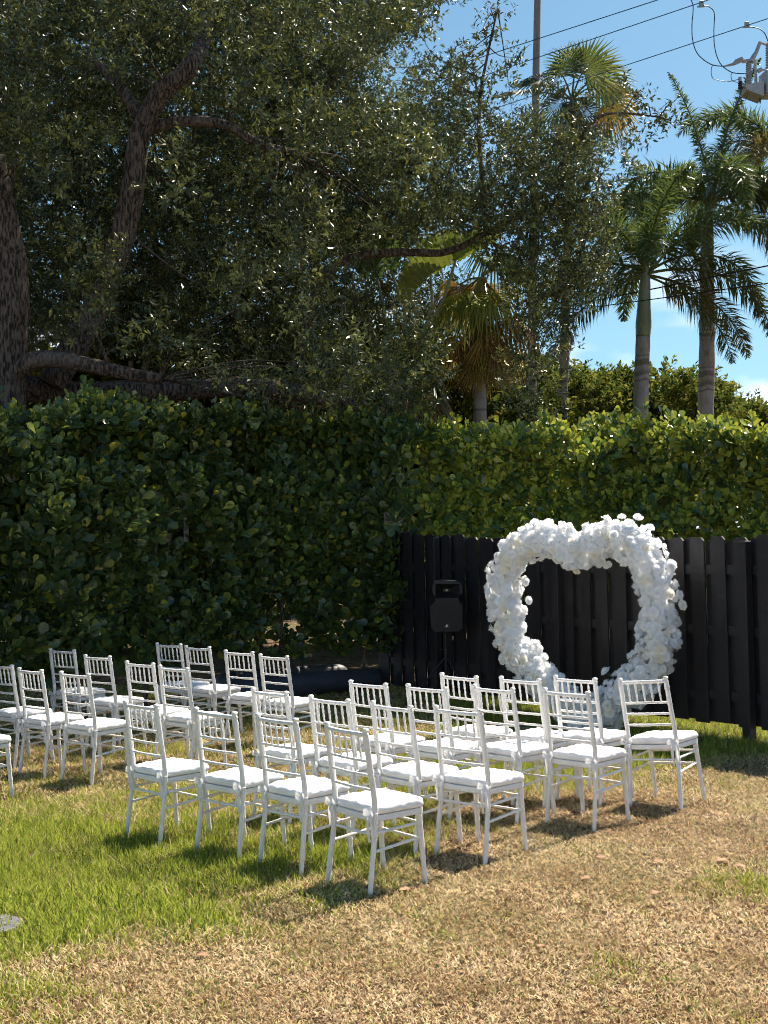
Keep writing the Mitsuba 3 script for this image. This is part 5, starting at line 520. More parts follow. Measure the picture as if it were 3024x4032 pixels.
def fan(c, axis, up, rad, n=40, span=5.2, droop=.35, col=((.06, .09, .02), (.14, .17, .035)), petiole=None):
    F = frame(up, axis); # columns: x, y=along axis-ish, z=normal
    z = unit(up); y = unit(np.asarray(axis) - z * np.dot(axis, z)); x = np.cross(y, z); V, Fc, C = [], [], []
    for k in range(n):
        a = (k + .5) / n * span - span / 2; d = y * math.cos(a) + x * math.sin(a); s = unit(np.cross(z, d)); L = rad * (.80 + .25 * math.cos(a * .5)) * R.uniform(.92, 1.05)
        w = rad * span / n * .5; P0 = np.asarray(c) + d * rad * .04; P1 = np.asarray(c) + d * L * .55 + z * rad * .02 * (1 if k % 2 else -1); P2 = np.asarray(c) + d * L - z * 0 - A(0, 0, L * droop * R.uniform(.5, 1.2))
        V += [P0, P1 - s * w * .62, P1 + s * w * .62, P1 + z * w * .35, P2]; q = 5 * k; Fc += [(q, q + 1, q + 3), (q, q + 3, q + 2), (q + 1, q + 4, q + 3), (q + 3, q + 4, q + 2)]
        t = R.random(); C += [np.array(col[0]) * (1 - t) + np.array(col[1]) * t] * 5
    M = (np.array(V), np.array(Fc)); C = np.array(C)
    if petiole is not None:
        tb = tube(spline([petiole, (np.asarray(petiole) + c) / 2 + A(0, 0, .06 * rad), c], 7), np.linspace(.022, .012, 7), 5); M = join([M, tb]); C = np.vstack([C, np.tile([.13, .14, .05], (len(tb[0]), 1))])
    return M, C
def part(key, mc, mat='mat_palm_leaf'): add(num(key), mc[0], mat, False, mc[1])
def ringed(pts, radii, n=60, sides=14):
    p = spline(pts, n); r = np.interp(np.linspace(0, 1, n), np.linspace(0, 1, len(radii)), radii); z = p[:, 2]
    return tube(p, r * (1 + .02 * np.sin(z * 55)), sides)

# foxtail palm with green crownshaft
k_ = 'foxtail_palm'; tag(k_, 'foxtail palm with grey ringed trunk, swollen green crownshaft and drooping fronds', 'palm tree')
b0 = A(*(4.909,24,3.9)); add(k_ + '__trunk', ringed([A(b0[0], 24, -.1), A(b0[0], 24, 1.5), (4.893,24,3.944), (4.982,24,5.674)], [.19, .165, .145, .135]), 'mat_palm_trunk', True)
add(k_ + '__crownshaft', ringed([(4.982,24,5.674), (4.998,24,5.92), (5.016,24,6.272), (5.044,24,6.669), (5.081,24,7.065)], [.135, .15, .125, .105, .06], 24), 'mat_crownshaft', True)
CB = A(*(5.067,24,6.871)); pi = math.pi
for az, el, ln, bd, dd in [(pi * 1.02, -.30, 2.15, 1.2, 0), (pi * .9, .05, 2.0, 1.6, 0), (pi * .85, .45, 2.5, 2.3, 0), (.0, .20, 2.5, 1.9, .2), (-.25, -.45, 2.0, 1.05, .3), (.2, -.15, 2.25, 1.35, .3), (.1, .6, 2.5, 2.6, 0), (.2, 1.15, 2.3, 1.9, 0), (-.1, .95, 2.5, 2.0, 0),
                           (pi * .75, 1.1, 2.2, 1.7, 0), (pi * 1.2, 1.0, 2.2, 1.8, 0), (1.4, 1.25, 2.2, 1.2, 0), (-1.3, 1.2, 2.2, 1.5, 0), (1.6, .5, 2.2, 2.0, 0), (-1.7, .7, 2.1, 2.2, 0)]:
    part(k_ + '__frond', frond(CB + R.normal(size=3) * .03, az, el, ln * 1.22, bd, .50, 100, 1.5, dead=dd))
# royal palm at right
k_ = 'royal_palm'; tag(k_, 'tall royal palm at the right edge with upright spear leaves and arching fronds', 'palm tree')
add(k_ + '__trunk', ringed([A(*(6.635,26,3.937)) * A(1, 1, 0) - A(0, 0, .1), (6.633,26,3.889), (6.695,26,5.458), (6.732,26,6.793), (6.753,26,7.557)], [.20, .165, .16, .15, .14]), 'mat_palm_trunk', True)
add(k_ + '__crownshaft', ringed([(6.753,26,7.557), (6.773,26,7.939), (6.805,26,8.417), (6.852,26,9.087)], [.14, .13, .10, .05], 20), 'mat_crownshaft', True)
CB = A(*(6.823,26,8.704))
for az, el, ln, bd, dd in [(.05, .62, 3.0, 2.9, 0), (-.15, .25, 2.6, 2.4, .1), (.1, .8, 2.9, 2.7, 0), (.5, .6, 2.9, 2.3, 0), (pi, .6, 2.6, 2.5, 0), (pi * .9, .35, 2.4, 2.1, 0), (pi * 1.15, .7, 2.7, 2.5, 0), (.1, 1.40, 2.75, .45, 0), (pi * .95, 1.45, 2.45, .40, 0), (1.5, .7, 2.6, 2.3, 0), (-1.5, .6, 2.5, 2.3, 0), (-.4, .5, 3.0, 2.9, .05), (-.9, .55, 2.7, 2.6, 0), (-2.3, .5, 2.5, 2.4, 0), (.2, -.1, 2.2, 1.6, .3)]:
    part(k_ + '__frond', frond(CB + R.normal(size=3) * .03, az, el, ln * 1.18, bd * 1.1, .55 if el < 1.39 else .26, 100, 1.3, dead=dd))
# second royal palm, crown cut by the frame edge
k_ = 'royal_palm_001'; tag(k_, 'palm whose fronds droop in from outside the right edge', 'palm tree')
CB = A(*(8.689,27,10.023)); add(k_ + '__trunk', ringed([(CB[0] + .1, 27, -.1), (CB[0], 27, 3), CB], [.2, .17, .12]), 'mat_palm_trunk', True)
for az, el, ln, bd, dd in [(pi, .5, 2.2, 2.6, 0), (pi * 1.1, .9, 2.3, 2.4, 0), (pi * .9, 1.1, 2.4, 2.2, 0), (pi * 1.25, .3, 2.1, 2.4, .5), (0, .7, 2.4, 2.2, 0), (1.5, .9, 2.3, 2, 0), (-1.6, .6, 2.3, 2.3, 0), (pi * 1.02, .05, 2.0, 2.0, .75)]:
    part(k_ + '__frond', frond(CB + R.normal(size=3) * .03, az, el, ln * 1.15, bd, .52, 90, 1.2, dead=dd))
# fan palm high in the middle right
k_ = 'fan_palm'; tag(k_, 'fan palm with green fans and one yellow fan, high against the sky', 'palm tree')
CB = A(*(3.902,25,10.581)); add(k_ + '__trunk', ringed([A(*(3.563,25,4.015)) * A(1, 1, 0) - A(0, 0, .1), (3.563,25,4.015), (3.624,25,5.387), (3.684,25,6.67), (3.808,25,8.691), CB - A(0, 0, .1)], [.11, .095, .09, .085, .08]), 'mat_palm_trunk', True)
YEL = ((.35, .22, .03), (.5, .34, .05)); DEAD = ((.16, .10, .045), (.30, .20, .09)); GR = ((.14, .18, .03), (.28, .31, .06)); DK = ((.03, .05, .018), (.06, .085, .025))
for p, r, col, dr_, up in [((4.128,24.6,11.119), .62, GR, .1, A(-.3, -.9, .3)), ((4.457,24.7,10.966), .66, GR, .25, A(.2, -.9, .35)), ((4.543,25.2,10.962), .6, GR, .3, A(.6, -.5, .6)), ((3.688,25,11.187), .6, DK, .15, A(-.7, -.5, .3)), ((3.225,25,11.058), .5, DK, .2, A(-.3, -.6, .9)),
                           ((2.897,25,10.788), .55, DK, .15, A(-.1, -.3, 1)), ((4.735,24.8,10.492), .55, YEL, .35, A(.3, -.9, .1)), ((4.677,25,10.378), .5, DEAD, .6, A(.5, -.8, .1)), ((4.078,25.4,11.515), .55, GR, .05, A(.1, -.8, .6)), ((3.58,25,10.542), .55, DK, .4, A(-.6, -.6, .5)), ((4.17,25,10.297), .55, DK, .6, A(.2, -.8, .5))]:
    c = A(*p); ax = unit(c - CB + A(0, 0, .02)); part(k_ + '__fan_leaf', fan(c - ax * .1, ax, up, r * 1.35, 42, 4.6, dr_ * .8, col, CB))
for q in range(7):
    a = q * .9; c = CB + A(math.cos(a) * .2, math.sin(a) * .2, -.35 - .1 * (q % 3)); part(k_ + '__dry_skirt', fan(c, A(math.cos(a) * .3, math.sin(a) * .3, -1), A(math.cos(a), math.sin(a), .3), .55, 22, 1.6, .1, DEAD, CB))
# cabbage palm with hanging golden fronds in the middle
k_ = 'cabbage_palm'; tag(k_, 'palm with pale trunk and hanging golden dead fronds behind the middle of the hedge', 'palm tree')
CB = A(*(1.744,21.5,6.359)); add(k_ + '__trunk', ringed([A(*(1.659,21.5,3.76)) * A(1, 1, 0) - A(0, 0, .1), (1.66,21.5,3.799), (1.699,21.5,5.097), CB], [.15, .115, .11, .10]), 'mat_palm_trunk', True)
GOLD = ((.30, .19, .045), (.45, .33, .10)); LG = ((.15, .20, .035), (.26, .28, .05))
for q in range(15):
    a = q * 2.4; e = .1 + .25 * (q % 4); c = CB + A(math.cos(a) * .5, math.sin(a) * .5, .28 - .33 * (q % 5)); col = [LG, GOLD, GR, DEAD, GOLD][q % 5]
    part(k_ + '__fan_leaf', fan(c, A(math.cos(a), math.sin(a), -.5 - .35 * (q % 5)), A(math.cos(a) * .6, math.sin(a) * .6, .7), .72, 34, 3.6, .75, col, CB))
for q in range(9):
    a = q * .72; c = CB + A(math.cos(a) * .22, math.sin(a) * .22, -.75 - .12 * (q % 3)); part(k_ + '__dry_skirt', fan(c, A(math.cos(a) * .25, math.sin(a) * .25, -1), A(math.cos(a), math.sin(a), .2), .85, 24, 1.5, .1, GOLD if q % 2 else DEAD, CB))
for q in range(12):
    a = q * .55; c = CB + A(math.cos(a) * .2, math.sin(a) * .2, -.95 - .15 * (q % 3)); part('cabbage_palm__dry_skirt', fan(c, A(math.cos(a) * .32, math.sin(a) * .32, -1), A(math.cos(a), math.sin(a), .2), .75, 22, 1.5, .1, (GOLD, DEAD, GOLD, LG)[q % 4], CB - A(0, 0, .6)))
k_ = 'cabbage_palm_001'; tag(k_, 'short reddish palm trunk with dangling brown fronds rising from the hedge', 'palm tree')
CB = A(*(0.666,20,4.24)); add(k_ + '__trunk', ringed([A(*(0.675,20,3.654)) * A(1, 1, 0) - A(0, 0, .1), (0.675,20,3.654), CB], [.13, .12, .11]), 'mat_bark', True)
for q in range(10):
    a = q * .65; c = CB + A(math.cos(a) * .2, math.sin(a) * .2, .1 - .1 * (q % 3)); part(k_ + '__fan_leaf', fan(c, A(math.cos(a) * .7, math.sin(a) * .7, -.8), A(math.cos(a), math.sin(a), .4), .55, 24, 2.2, .4, DEAD if q % 3 else DK, CB))
# traveller's palm: fan of pale stalks with paddle leaves
def paddle(base, tip, bend, length, width, col):
    st = tube(spline([base, (A(*base) + tip) / 2 + bend * .3, tip], 10), np.linspace(.05, .02, 10), 7); d = unit(A(*tip) - A(*base)); m = 14
    p = [A(*tip)]; e = d.copy()
    for q in range(m - 1): p.append(p[-1] + e * length / (m - 1)); e = unit(e + bend * (1.2 / m) - A(0, 0, .9 / m))
    p = np.array(p); t = np.linspace(0, 1, m); w = width * np.sin(np.pi * np.clip(t * .9 + .08, 0, 1)) ** .6; tg = unit(np.gradient(p, axis=0)); V, Fc, C = [], [], []
    for q in range(m - 1):
        for g in range(2):
            ta = q + g * .5; pa = p[q] + (p[q + 1] - p[q]) * g * .5; pb = p[q] + (p[q + 1] - p[q]) * (g * .5 + .492)
            s_ = unit(np.cross(tg[q], A(.1, -1, .25)))
            for sgn in (-1, 1):
                dz = A(0, 0, -.25 * R.uniform(.7, 1.0)) + tg[q] * .25; o = unit(s_ * sgn + dz) * w[q] * R.uniform(.9, 1.03); n_ = len(V); V += [pa, pb, pa + o * .985, pb + o]; Fc += [(n_, n_ + 1, n_ + 3), (n_, n_ + 3, n_ + 2)]
                k = R.uniform(.8, 1.2); C += [np.array(col) * k] * 4
    return join([(np.array(V), np.array(Fc)), st]), np.vstack([np.array(C), np.tile([.30, .33, .24], (len(st[0]), 1))])
k_ = 'travellers_palm'; tag(k_, 'traveller palm fanning pale stalks and torn paddle leaves behind the oak', 'palm tree')
for p, bx, ln, wd, col in [((0.21,21.2,6.449), .8, 1.3, .22, (.10, .15, .03)), ((-0.025,21.2,6.337), .1, 1.4, .24, (.09, .14, .03)), ((-0.221,21.4,6.383), -.5, 1.3, .22, (.07, .11, .03)), ((0.475,21.2,6.17), 1.0, 1.3, .24, (.17, .22, .035)), ((0.389,21,5.901), 1.1, 1.2, .22, (.20, .24, .04)), ((0.869,21.2,6.395), 1.0, 1.1, .24, (.20, .25, .04)), ((1.301,21.2,6.619), .7, .9, .22, (.22, .25, .04))]:
    part(k_ + '__paddle_leaf', paddle((0.173,21.2,4.776), A(*p), A(bx, -.1, 0), ln, wd, col))
add(k_ + '__trunk', ringed([A(*(0.155,21.2,4)) * A(1, 1, 0) - A(0, 0, .1), (0.155,21.2,4), (0.174,21.2,4.854)], [.18, .15, .16]), 'mat_palm_trunk', True)

# slim bare trunks and poles
def slim(name, pts, r, label, cat, mat='mat_pole'):
    k = num(name); add(k, tube(spline(pts, 24), np.linspace(r[0], r[1], 24), 10), mat, True, label=label, cat=cat)
slim('utility_pole', [A(*(3.786,32,4.956)) * A(1, 1, 0) - A(0, 0, .2), (3.827,32,6.596), (4.021,32,11.654), (4.188,32,15.558), (4.238,32,16.626)], (.12, .074), 'tall slim grey pole rising past the fan palm out of the frame', 'pole')
for q, (x, w, lb) in enumerate([(292, .05, 'thin pale trunk in the gap under the oak limb, leftmost'), (325, .06, 'thin pale trunk in the gap under the oak limb, second from left'), (358, .045, 'thin pale trunk in the gap under the oak limb, third from left'), (395, .05, 'thin pale trunk in the gap under the oak limb, rightmost')]):
    px = [-4.31, -4.05, -3.78, -3.48][q] / 1.3
    slim('slim_trunk', [(px * 1.3, 22, -.1), (px * 1.3 + .05, 22, 2.5), (px * 1.3 - .04, 22, 5.5)], (w, w * .8), lb, 'tree trunk', 'mat_palm_trunk')

# ---------------------------------------------------------------- power lines and switch gear
def wire(name, a, b, r, sag, label, cat, mat='mat_wire', ext=(1.0, 1.0), group=None):
    a, b = A(*a), A(*b); a, b = a + (a - b) * ext[0], b + (b - a) * ext[1]; t = np.linspace(0, 1, 30)[:, None]
    add(num(name), tube(a + (b - a) * t - A(0, 0, sag) * 4 * t * (1 - t), r, 6), mat, True, label=label, cat=cat, group=group)
wire('power_line', (1.87,22.4,10.467), (4.522,20,10.419), .0075, .0, 'thin blue-black power line, highest of the three', 'power line', ext=(3, .8), group='power lines')
wire('power_line', (2.393,23.55,10.676), (5.463,20.5,10.612), .0075, .0, 'thin blue-black power line, middle of the three, with a clamp', 'power line', ext=(3, .8), group='power lines')
wire('power_line', (4.639,23.1,10.544), (6.583,21,10.489), .0075, .0, 'thin blue-black power line, lowest of the three, above the fan palm', 'power line', ext=(5, 1), group='power lines')
wire('service_cable', (4.635,24.8,6.628), (6.774,22,6.577), .013, .02, 'thick black cable crossing the palms, upper of the two', 'cable', 'mat_cable', ext=(1.2, .8), group='black cables')
wire('service_cable', (4.481,24,6.328), (6.765,22,6.27), .010, .02, 'thick black cable crossing the palms, lower of the two', 'cable', 'mat_cable', ext=(1.2, .8), group='black cables')
k_ = 'pole_switch'; tag(k_, 'grey switch gear with ribbed insulators on a pole at the top right edge', 'switch gear')
def ribs(a, b, r0, r1, n):
    a, b = A(*a), A(*b); m = n * 4 + 1; t = np.linspace(0, 1, m); r = np.where((np.arange(m) % 4) < 2, r1, r0); return tube(a + (b - a) * t[:, None], r, 14)
add(k_ + '__insulator', ribs((6.232,21,9.378), (6.242,21,9.742), .036, .050, 11), 'mat_porcelain', 30)
add(k_ + '__insulator_001', ribs((6.628,21.2,9.66), (6.642,21.2,10.146), .03, .05, 12), 'mat_porcelain', 30)
add(k_ + '__support_column', tube(np.array([(6.382,21.1,9.418), (6.381,21.1,9.676), (6.378,21.1,9.832)]), [.030, .022, .03], 8), 'mat_grey_metal', 30)
add(k_ + '__terminal_arm', join([tube(np.array([(5.82,21,9.701), (5.976,21,9.733), (6.031,21,9.771), (6.14,21,9.815)]), [.012, .025, .045, .045], 6), tube(np.array([(6.139,21,9.776), (6.309,21,9.795)]), [.03, .03], 6)]), 'mat_grey_metal', 30)
add(k_ + '__switch_blade', join([tube(np.array([(6.277,21,9.765), (6.326,21,9.857), (6.375,21,9.934), (6.441,21,10.096)]), [.055, .045, .035, .03], 6), tube(np.array([(6.441,21,10.088), (6.548,21,10.054)]), [.02, .02], 6)]), 'mat_grey_metal', 30)
add(k_ + '__terminal_arm_001', tube(np.array([(6.419,21.1,9.643), (6.482,21.1,9.673), (6.481,21.1,9.658), (6.598,21.1,9.678)]), [.04, .04, .02, .02], 6), 'mat_grey_metal', 30)
g1 = np.array([A(*(6.119,21,9.345)), A(*(6.452,21,9.396)), A(*(6.445,21,9.148)), A(*(6.163,21,9.263))]); g2 = g1 + A(0, .25, 0)
mf = manifold3d.Manifold.hull_points(np.vstack([g1 - A(0, .12, 0), g2])).to_mesh(); add(k_ + '__bracket', (np.array(mf.vert_properties[:, :3]), np.array(mf.tri_verts)), 'mat_grey_metal')
c0 = A(*(6.637,21.05,9.394)); add(k_ + '__control_box', box(c0, (.33, .34, .40), .1, .012), 'mat_grey_metal')
add(k_ + '__arrester', ribs((6.091,21,9.319), (6.095,21,9.435), .022, .042, 4), 'mat_brown_glaze', 30)
add(k_ + '__arrester_cap', tube(np.array([(6.087,21,9.435), (6.089,21,9.513)]), [.028, .028], 10), 'mat_grey_metal', 30)
add(k_ + '__arrester_lead', tube(np.array([(6.091,21,9.319), (6.094,21,9.264), (6.092,21,9.218)]), [.02, .018, .008], 8), 'mat_wire', 30)
add(k_ + '__arrester_lead_001', tube(np.array([(6.415,21,9.172), (6.413,21,9.117), (6.412,21,9.063)]), [.02, .018, .008], 8), 'mat_wire', 30)
add(k_ + '__ground_wire', tube(spline([(6.209,21,9.238), (6.199,21,9.184), (6.167,21,9.138)], 8), .006, 5), 'mat_wire', True)
px = A(*(7.027,21.2,9.463)); slim('utility_pole', [(px[0], 21.2, -.2), (px[0], 21.2, 6), (px[0], 21.2, 12.5)], (.17, .12), 'thick wooden pole outside the right edge carrying the switch gear', 'pole')
add(k_ + '__cross_arm', box((px + c0) / 2 + A(.05, .1, -.12), (px[0] - c0[0] + .2, .09, .11), 0, .004), 'mat_pole')
def jumper(pts, r, lb): add(num('jumper_wire'), tube(spline(pts, 40), r, 6), 'mat_wire', True, label=lb, cat='wire', group='jumper wires')
jumper([(5.244,20.9,10.959), (5.286,20.9,10.787), (5.317,20.9,10.662), (5.285,20.9,10.322), (5.304,20.9,10.051), (5.391,20.9,9.855), (5.613,21,9.741), (5.82,21,9.701)], .0085, 'blue-black jumper wire curving down to the switch, left of the pair')
jumper([(5.412,20.6,10.567), (5.536,20.7,10.577), (5.637,20.8,10.513), (5.648,20.9,10.26), (5.65,20.9,10.043), (5.683,20.9,9.849), (5.776,20.95,9.703), (5.905,20.9,9.573), (6.02,20.9,9.543), (6.165,20.9,9.536)], .0085, 'blue-black jumper wire from the middle power line, right of the pair')
jumper([(6.349,21.3,10.476), (6.501,21.3,10.449), (6.608,21.3,10.368), (6.666,21.3,10.225), (6.649,21.2,10.131)], .0085, 'short jumper wire from the lowest power line to the right insulator')
jumper([(5.652,21,9.736), (5.619,21,9.679), (5.616,21,9.562), (5.664,21,9.491), (5.867,21,9.448), (5.999,21,9.464), (6.077,21,9.486)], .006, 'thin hanging lead from the left jumper to the arrester')
jumper([(5.936,20.9,9.565), (5.915,20.9,9.519), (5.914,20.9,9.472), (5.939,20.9,9.418), (6.052,21,9.428)], .006, 'thin hanging lead from the right jumper to the arrester')
for p, lb in (((5.38,20.62,10.6), 'grey clamp on the middle power line'), ((6.321,21.32,10.525), 'grey clamp on the lowest power line')):
    add(num('line_clamp'), join([box(A(*p), (.07, .05, .09), .2, .006), tube(np.array([A(*p) + A(-.07, 0, -.045), A(*p) + A(.05, 0, -.035)]), [.015, .02], 6)]), 'mat_grey_metal', label=lb, cat='clamp', group='line clamps')

# ---------------------------------------------------------------- heart arch of white roses
ARC, ARD = A(2.0, 12.55, 0), unit(A(.88, -.47, 0)); ARN = A(ARD[1], -ARD[0], 0)
AR2 = [(-.078, .087), (-.251, .285), (-.539, .542), (-.795, .872), (-.895, 1.247), (-.87, 1.577), (-.73, 1.815), (-.502, 1.915), (-.257, 1.890), (-.08, 1.780), (.127, 1.905), (.363, 1.915), (.566, 1.75), (.672, 1.501), (.709, 1.19), (.669, .856), (.511, .576), (.25, .328), (-.016, .09)]
ring = spline([ARC + ARD * u + A(0, 0, z) for u, z in AR2], 160)
tag('flower_arch', 'heart-shaped arch thickly covered with white roses standing before the black fence', 'flower arch')
add('flower_arch__frame', join([tube(ring, .014, 6), bar(ARC + ARD * -.8 + A(0, 0, .015), ARC + ARD * .75 + A(0, 0, .015), .015), bar(ARC + ARN * -.35 + A(0, 0, .015), ARC + ARN * .35 + A(0, 0, .015), .015)]), 'mat_grey_metal', True)
def rose_mesh(seed):
    g = np.random.default_rng(seed); V, Fc = [], []
    for rg, (cnt, rt, h, curl, z0) in enumerate([(3, .15, .66, .03, .16), (4, .36, .62, .16, .06), (5, .62, .50, .26, -.02), (6, .88, .26, .30, -.10)]):
        for q in range(cnt):
            a0 = q / cnt * 2 * np.pi + rg * 1.1 + g.uniform(-.15, .15); span = (2 * np.pi / cnt) * .70; tl = g.uniform(.93, 1.08); nu, nv = 5, 4; base = len(V)
            for iv in range(nv):
                t = iv / (nv - 1)
                for iu in range(nu):
                    u = iu / (nu - 1) * 2 - 1; a = a0 + u * span * (.5 + .5 * t ** .5); edge = 1 - .20 * u * u * t
                    r = (.06 + (rt * tl - .06) * t ** .6) * (1 - .10 * u * u * t) + curl * max(0, t - .6) * 1.4 + .03 * g.normal() * t + .05 * math.sin(u * 5 + q * 2) * t * t
                    z = z0 + h * tl * t * edge - curl * max(0, t - .6) * .7 + .04 * math.cos(u * 5.5 + q * 3) * t * t + .02 * g.normal() * t
                    V.append((r * math.cos(a), r * math.sin(a), z - .10))
            for iv in range(nv - 1):
                for iu in range(nu - 1):
                    k = base + iv * nu + iu; Fc += [(k, k + 1, k + nu + 1), (k, k + nu + 1, k + nu)]
    return np.array(V), np.array(Fc)
ROSES = [rose_mesh(40 + q) for q in range(6)]; ROSEP = [mikit.ply(m, 'mat_rose_cream' if q == 2 else 'mat_rose', True) for q, m in enumerate(ROSES)]
rs = []; tries = 0
RA = np.random.default_rng(15)
while len(rs) < 1150 and tries < 80000:
    tries += 1; q = RA.integers(0, 160); c = ring[q]; u = (c - ARC) @ ARD
    rad = (.142 if u < 0 else .155); a = RA.uniform(0, 2 * np.pi); tg = unit(ring[(q + 1) % 160] - ring[q - 1]); n1 = ARN; n2 = unit(np.cross(tg, n1))
    d = n1 * math.cos(a) + n2 * math.sin(a); rr_ = rad * (RA.uniform(.62, 1.08) if RA.random() < .85 else RA.uniform(1.1, 1.3)); p = c + d * rr_; sz = RA.uniform(.043, .064)
    if p[2] < .05: continue
    if all(np.sum((p - o[0]) ** 2) > (.54 * (sz + o[2])) ** 2 for o in rs): rs.append((p, unit(d + RA.normal(size=3) * .35), sz))
stray = [(-.559, .881), (-.484, .748), (.834, 1.651), (.907, 1.368), (.936, 1.271), (.87, .992), (-.55, 2.10), (-.40, 2.10), (.02, 2.02), (.10, 2.05), (.36, 2.13), (.52, 2.12), (-.76, 1.97), (-.98, 1.42), (-.98, 1.12), (.64, 2.02), (-.12, 1.60), (.20, 1.66), (-.66, 1.50), (-.63, 1.31), (.15, .62)]
stems = []
for u, z in stray:
    p = ARC + ARD * u + A(0, 0, z) - ARN * -1 * 0; nb = ring[np.argmin(np.linalg.norm(ring - p, axis=1))]; d = unit(p - nb); rs.append((p, unit(d + ARN * -.0 + A(-.3, -.6, .2)), RA.uniform(.042, .054))); stems.append(tube(spline([nb, (nb + p) / 2 + A(0, 0, .02), p], 6), .004, 5))
add('flower_arch__stems', join(stems), 'mat_stem', True, kind='stuff')
cam0 = A(0, 0, 1.97)
def facing(o): c = ring[np.argmin(np.linalg.norm(ring - o[0], axis=1))]; return (o[0] - c) @ unit(cam0 - c)
order = sorted(range(len(rs)), key=lambda q: -facing(rs[q]) - (1 if q >= len(rs) - len(stray) else 0)); mesh_rest = []
for rank, q in enumerate(order):
    p, d, sz = rs[q]; F = frame(d, A(.3, .2, 1) if abs(d[2]) < .9 else A(1, 0, 0)); M = np.eye(4); M[:3, :3] = F * sz; M[:3, 3] = p; v = q % 6
    if rank < 300: add(num('flower_arch__rose'), ROSEP[v], None, to_world=T(M))
    else: mesh_rest.append((ROSES[v][0] @ M[:3, :3].T + p, ROSES[v][1]))
add('flower_arch__roses', join(mesh_rest), 'mat_rose', True, kind='stuff')

# ---------------------------------------------------------------- loudspeaker on stand
SP = A(.684, 14.8, 0); SR = .10     # facing turned slightly left
ol = np.array([(690, 830), (702, 800), (722, 784), (770, 776), (925, 784), (985, 806), (1008, 850), (1010, 920), (968, 955), (966, 1010), (1006, 1055), (1004, 1180), (998, 1295), (962, 1335), (838, 1341), (702, 1333), (668, 1292), (660, 1180), (660, 1050), (714, 1002), (714, 960), (682, 905)], float)
ol = np.c_[(ol[:, 0] - 835) * .00111, (1340 - ol[:, 1]) * .00108 + .868]
def sp_xform(v): c, s_ = math.cos(SR), math.sin(SR); return np.c_[v[:, 0] * c - v[:, 1] * s_, v[:, 0] * s_ + v[:, 1] * c, v[:, 2]] + SP
P0 = Polygon(ol); ringz = []
for off, y in ((-.012, -.155), (-.003, -.150), (0, -.138), (-.004, 0), (-.06, .15)):
    q = np.array(P0.buffer(off, join_style=2).exterior.coords)[:-1] if off in (0,) else None
    c = ol.mean(0); sc = 1 + off / .2; ringz.append(np.c_[c[0] + (ol[:, 0] - c[0]) * sc, np.full(len(ol), y), c[1] + (ol[:, 1] - c[1]) * (1 + off / .3)])
k_ = 'loudspeaker'; tag(k_, 'black loudspeaker with horn on top, on a stand against the fence', 'loudspeaker')
bv, bf = loft(ringz); bm = manifold3d.Manifold(manifold3d.Mesh(np.asarray(bv, np.float32), np.asarray(bf[:, ::-1], np.uint32)))
if bm.volume() <= 0: bm = manifold3d.Manifold(manifold3d.Mesh(np.asarray(bv, np.float32), np.asarray(bf, np.uint32)))
def hp(pts): return manifold3d.Manifold.hull_points(np.array(pts, float))
horn = hp([(x, -.17, z) for x, z in ((-.145, 1.255), (-.135, 1.44), (.165, 1.43), (.172, 1.27), (.135, 1.255), (.0, 1.275))] + [(x, -.02, z) for x, z in ((-.02, 1.33), (-.02, 1.37), (.06, 1.37), (.06, 1.33))])
m = (bm - horn).to_mesh(); add(k_ + '__cabinet', (sp_xform(np.array(m.vert_properties[:, :3])), np.array(m.tri_verts)), 'mat_speaker', 30)
gp = [(x, z) for x, z in ol if z < 1.19]; gp = [(-.178, 1.185), (-.178, .915), (-.14, .885), (.135, .885), (.172, .915), (.178, 1.185), (.10, 1.235), (.02, 1.245), (-.07, 1.235)]
gv, gf = extrude(gp, .012); add(k_ + '__grille', (sp_xform(np.c_[gv[:, 0], -.153 - gv[:, 2], gv[:, 1]]), gf), 'mat_grille')
add(k_ + '__horn_driver', (sp_xform(ball((.02, -.03, 1.35), .018)[0]), ball((0, 0, 0), .018)[1]), 'mat_grey_metal', True)
em = trimesh.creation.annulus(r_min=.0045, r_max=.0105, height=.003); ev = np.array(em.vertices); add(k_ + '__emblem', (sp_xform(np.c_[ev[:, 0] - .008, -.168 + ev[:, 2], ev[:, 1] + .951]), np.array(em.faces)), 'mat_emblem', label='small white round emblem at the bottom of the grille')
eb = box((-.008, -.167, .935), (.042, .003, .006)); add(k_ + '__emblem_bar', (sp_xform(eb[0]), eb[1]), 'mat_emblem')
k_ = 'speaker_stand'; tag(k_, 'thin black tripod stand under the loudspeaker', 'speaker stand')
add(k_ + '__pole', bar(SP + A(0, 0, .08), SP + A(0, 0, .90), .017), 'mat_speaker', 30)
add(k_ + '__collar', join([bar(SP + A(0, 0, .62), SP + A(0, 0, .70), .026), bar(SP + A(-.02, -.02, .66), SP + A(-.055, -.03, .66), .008)]), 'mat_speaker', 30)
for q in range(3):
    a = 1.2 + q * 2.094; e = SP + A(math.cos(a) * .5, math.sin(a) * .5, .02); add(num(k_ + '__leg'), bar(SP + A(0, 0, .58), e, .012), 'mat_speaker', 30); add(num(k_ + '__brace'), bar(SP + A(0, 0, .14), SP + (e - SP) * .55 + A(0, 0, .26), .007), 'mat_speaker', 30)

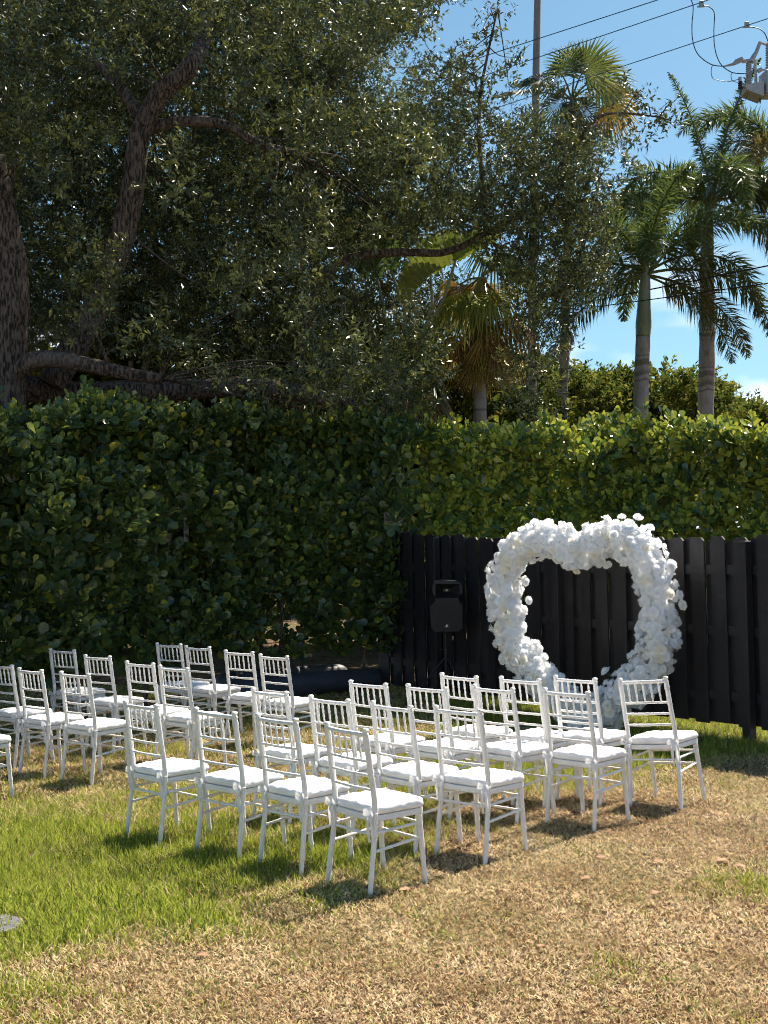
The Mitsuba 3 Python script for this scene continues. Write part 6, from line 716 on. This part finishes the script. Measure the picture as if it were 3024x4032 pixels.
# ---------------------------------------------------------------- rolled tarps
def roll(a, b, r0, r1, seed, squash=.9):
    p = spline([a, (A(*a) + b) / 2 + A(0, .06, 0), b], 40); r = np.linspace(r0, r1, 40); r[-4:] *= [.98, .92, .75, .45]; r[:3] *= [.5, .8, .95]; v, f = tube(p, r, 24)
    n = meshkit.fbm(v * [4, 4, 9], 3, seed=seed) - .5; c = np.vstack([np.repeat(p, 24, 0), p[0], p[-1]]); v = c + (v - c) * (1 + .22 * n[:, None]); v[:, 2] = c[:, 2] + (v[:, 2] - c[:, 2]) * squash
    return v, f
add('rolled_tarp', roll((-2.0, 15.2, .15), (-.03, 16.75, .15), .165, .15, 3), 'mat_tarp', True, label='dark navy rolled tarp on the ground under the hedge, front one', cat='tarp', group='rolled tarps')
add('rolled_tarp_001', roll((-2.1, 15.6, .24), (-.55, 16.85, .22), .14, .12, 8), 'mat_tarp', True, label='dark navy rolled tarp under the hedge, behind and above the front one', cat='tarp', group='rolled tarps')

# ---------------------------------------------------------------- small things on the lawn
lp = A(*LID); a = np.linspace(0, 2 * np.pi, 28, endpoint=False)
lid = [np.c_[lp[0] - .06 + .17 * s_ * np.cos(a), lp[1] + .17 * s_ * np.sin(a), np.full(28, z)] for s_, z in ((1, .0), (1, .030), (.96, .036), (.4, .040))]
add('ground_cover_lid', loft(lid), 'mat_lid', 40, label='flat grey round cover half buried in green grass at lower left edge', cat='lid')
def dry_leaf(p, az, s_, lb, seed):
    g = np.random.default_rng(seed); u = np.linspace(0, 1, 8); w = .36 * np.sin(np.pi * u) ** .7; V = []
    for k in range(8): V += [(u[k], -w[k] * .9, .22 * w[k] + .10 * u[k] ** 2), (u[k], 0, .05 * math.sin(u[k] * 5)), (u[k], w[k], .30 * w[k] + .04 * g.normal())]
    V = np.array(V) * s_; f = []
    for k in range(7):
        for j in range(2): q = 3 * k + j; f += [(q, q + 1, q + 4), (q, q + 4, q + 3)]
    c, s2 = math.cos(az), math.sin(az); V = np.c_[V[:, 0] * c - V[:, 1] * s2, V[:, 0] * s2 + V[:, 1] * c, V[:, 2]] + A(p[0], p[1], .022)
    add(num('dry_leaf'), (V, np.array(f)), 'mat_dry_leaf', True, label=lb, cat='leaf', group='fallen leaves on the dry grass')
for q, (p, az, s_, lb) in enumerate([((-0.874,6.022,0), 2.6, .07, 'dark curled fallen leaf on straw below the green grass, lower left'), ((0.036,7.062,0), .3, .08, 'brown fallen leaf just right of the nearest chair leg'), ((1.066,7.213,0), .4, .07, 'dark fallen leaf on the straw at centre right'), ((1.401,6.882,0), .8, .075, 'dark fallen leaf right of centre on the straw'),
                                     ((1.908,7.537,0), .2, .10, 'long brown fallen leaf at the right near a green tuft'), ((2.052,7.4,0), 2.9, .08, 'pale fallen leaf beside the green tuft at the right edge'), ((1.613,7.563,0), 3.3, .07, 'pale curled fallen leaf right of centre'), ((0.678,6.05,0), .5, .05, 'small brown fallen leaf at the lower middle'), ((1.29,7.677,0), 2.7, .07, 'pale slim fallen leaf below the tilted chair')]):
    dry_leaf(p, az, s_, lb, q)
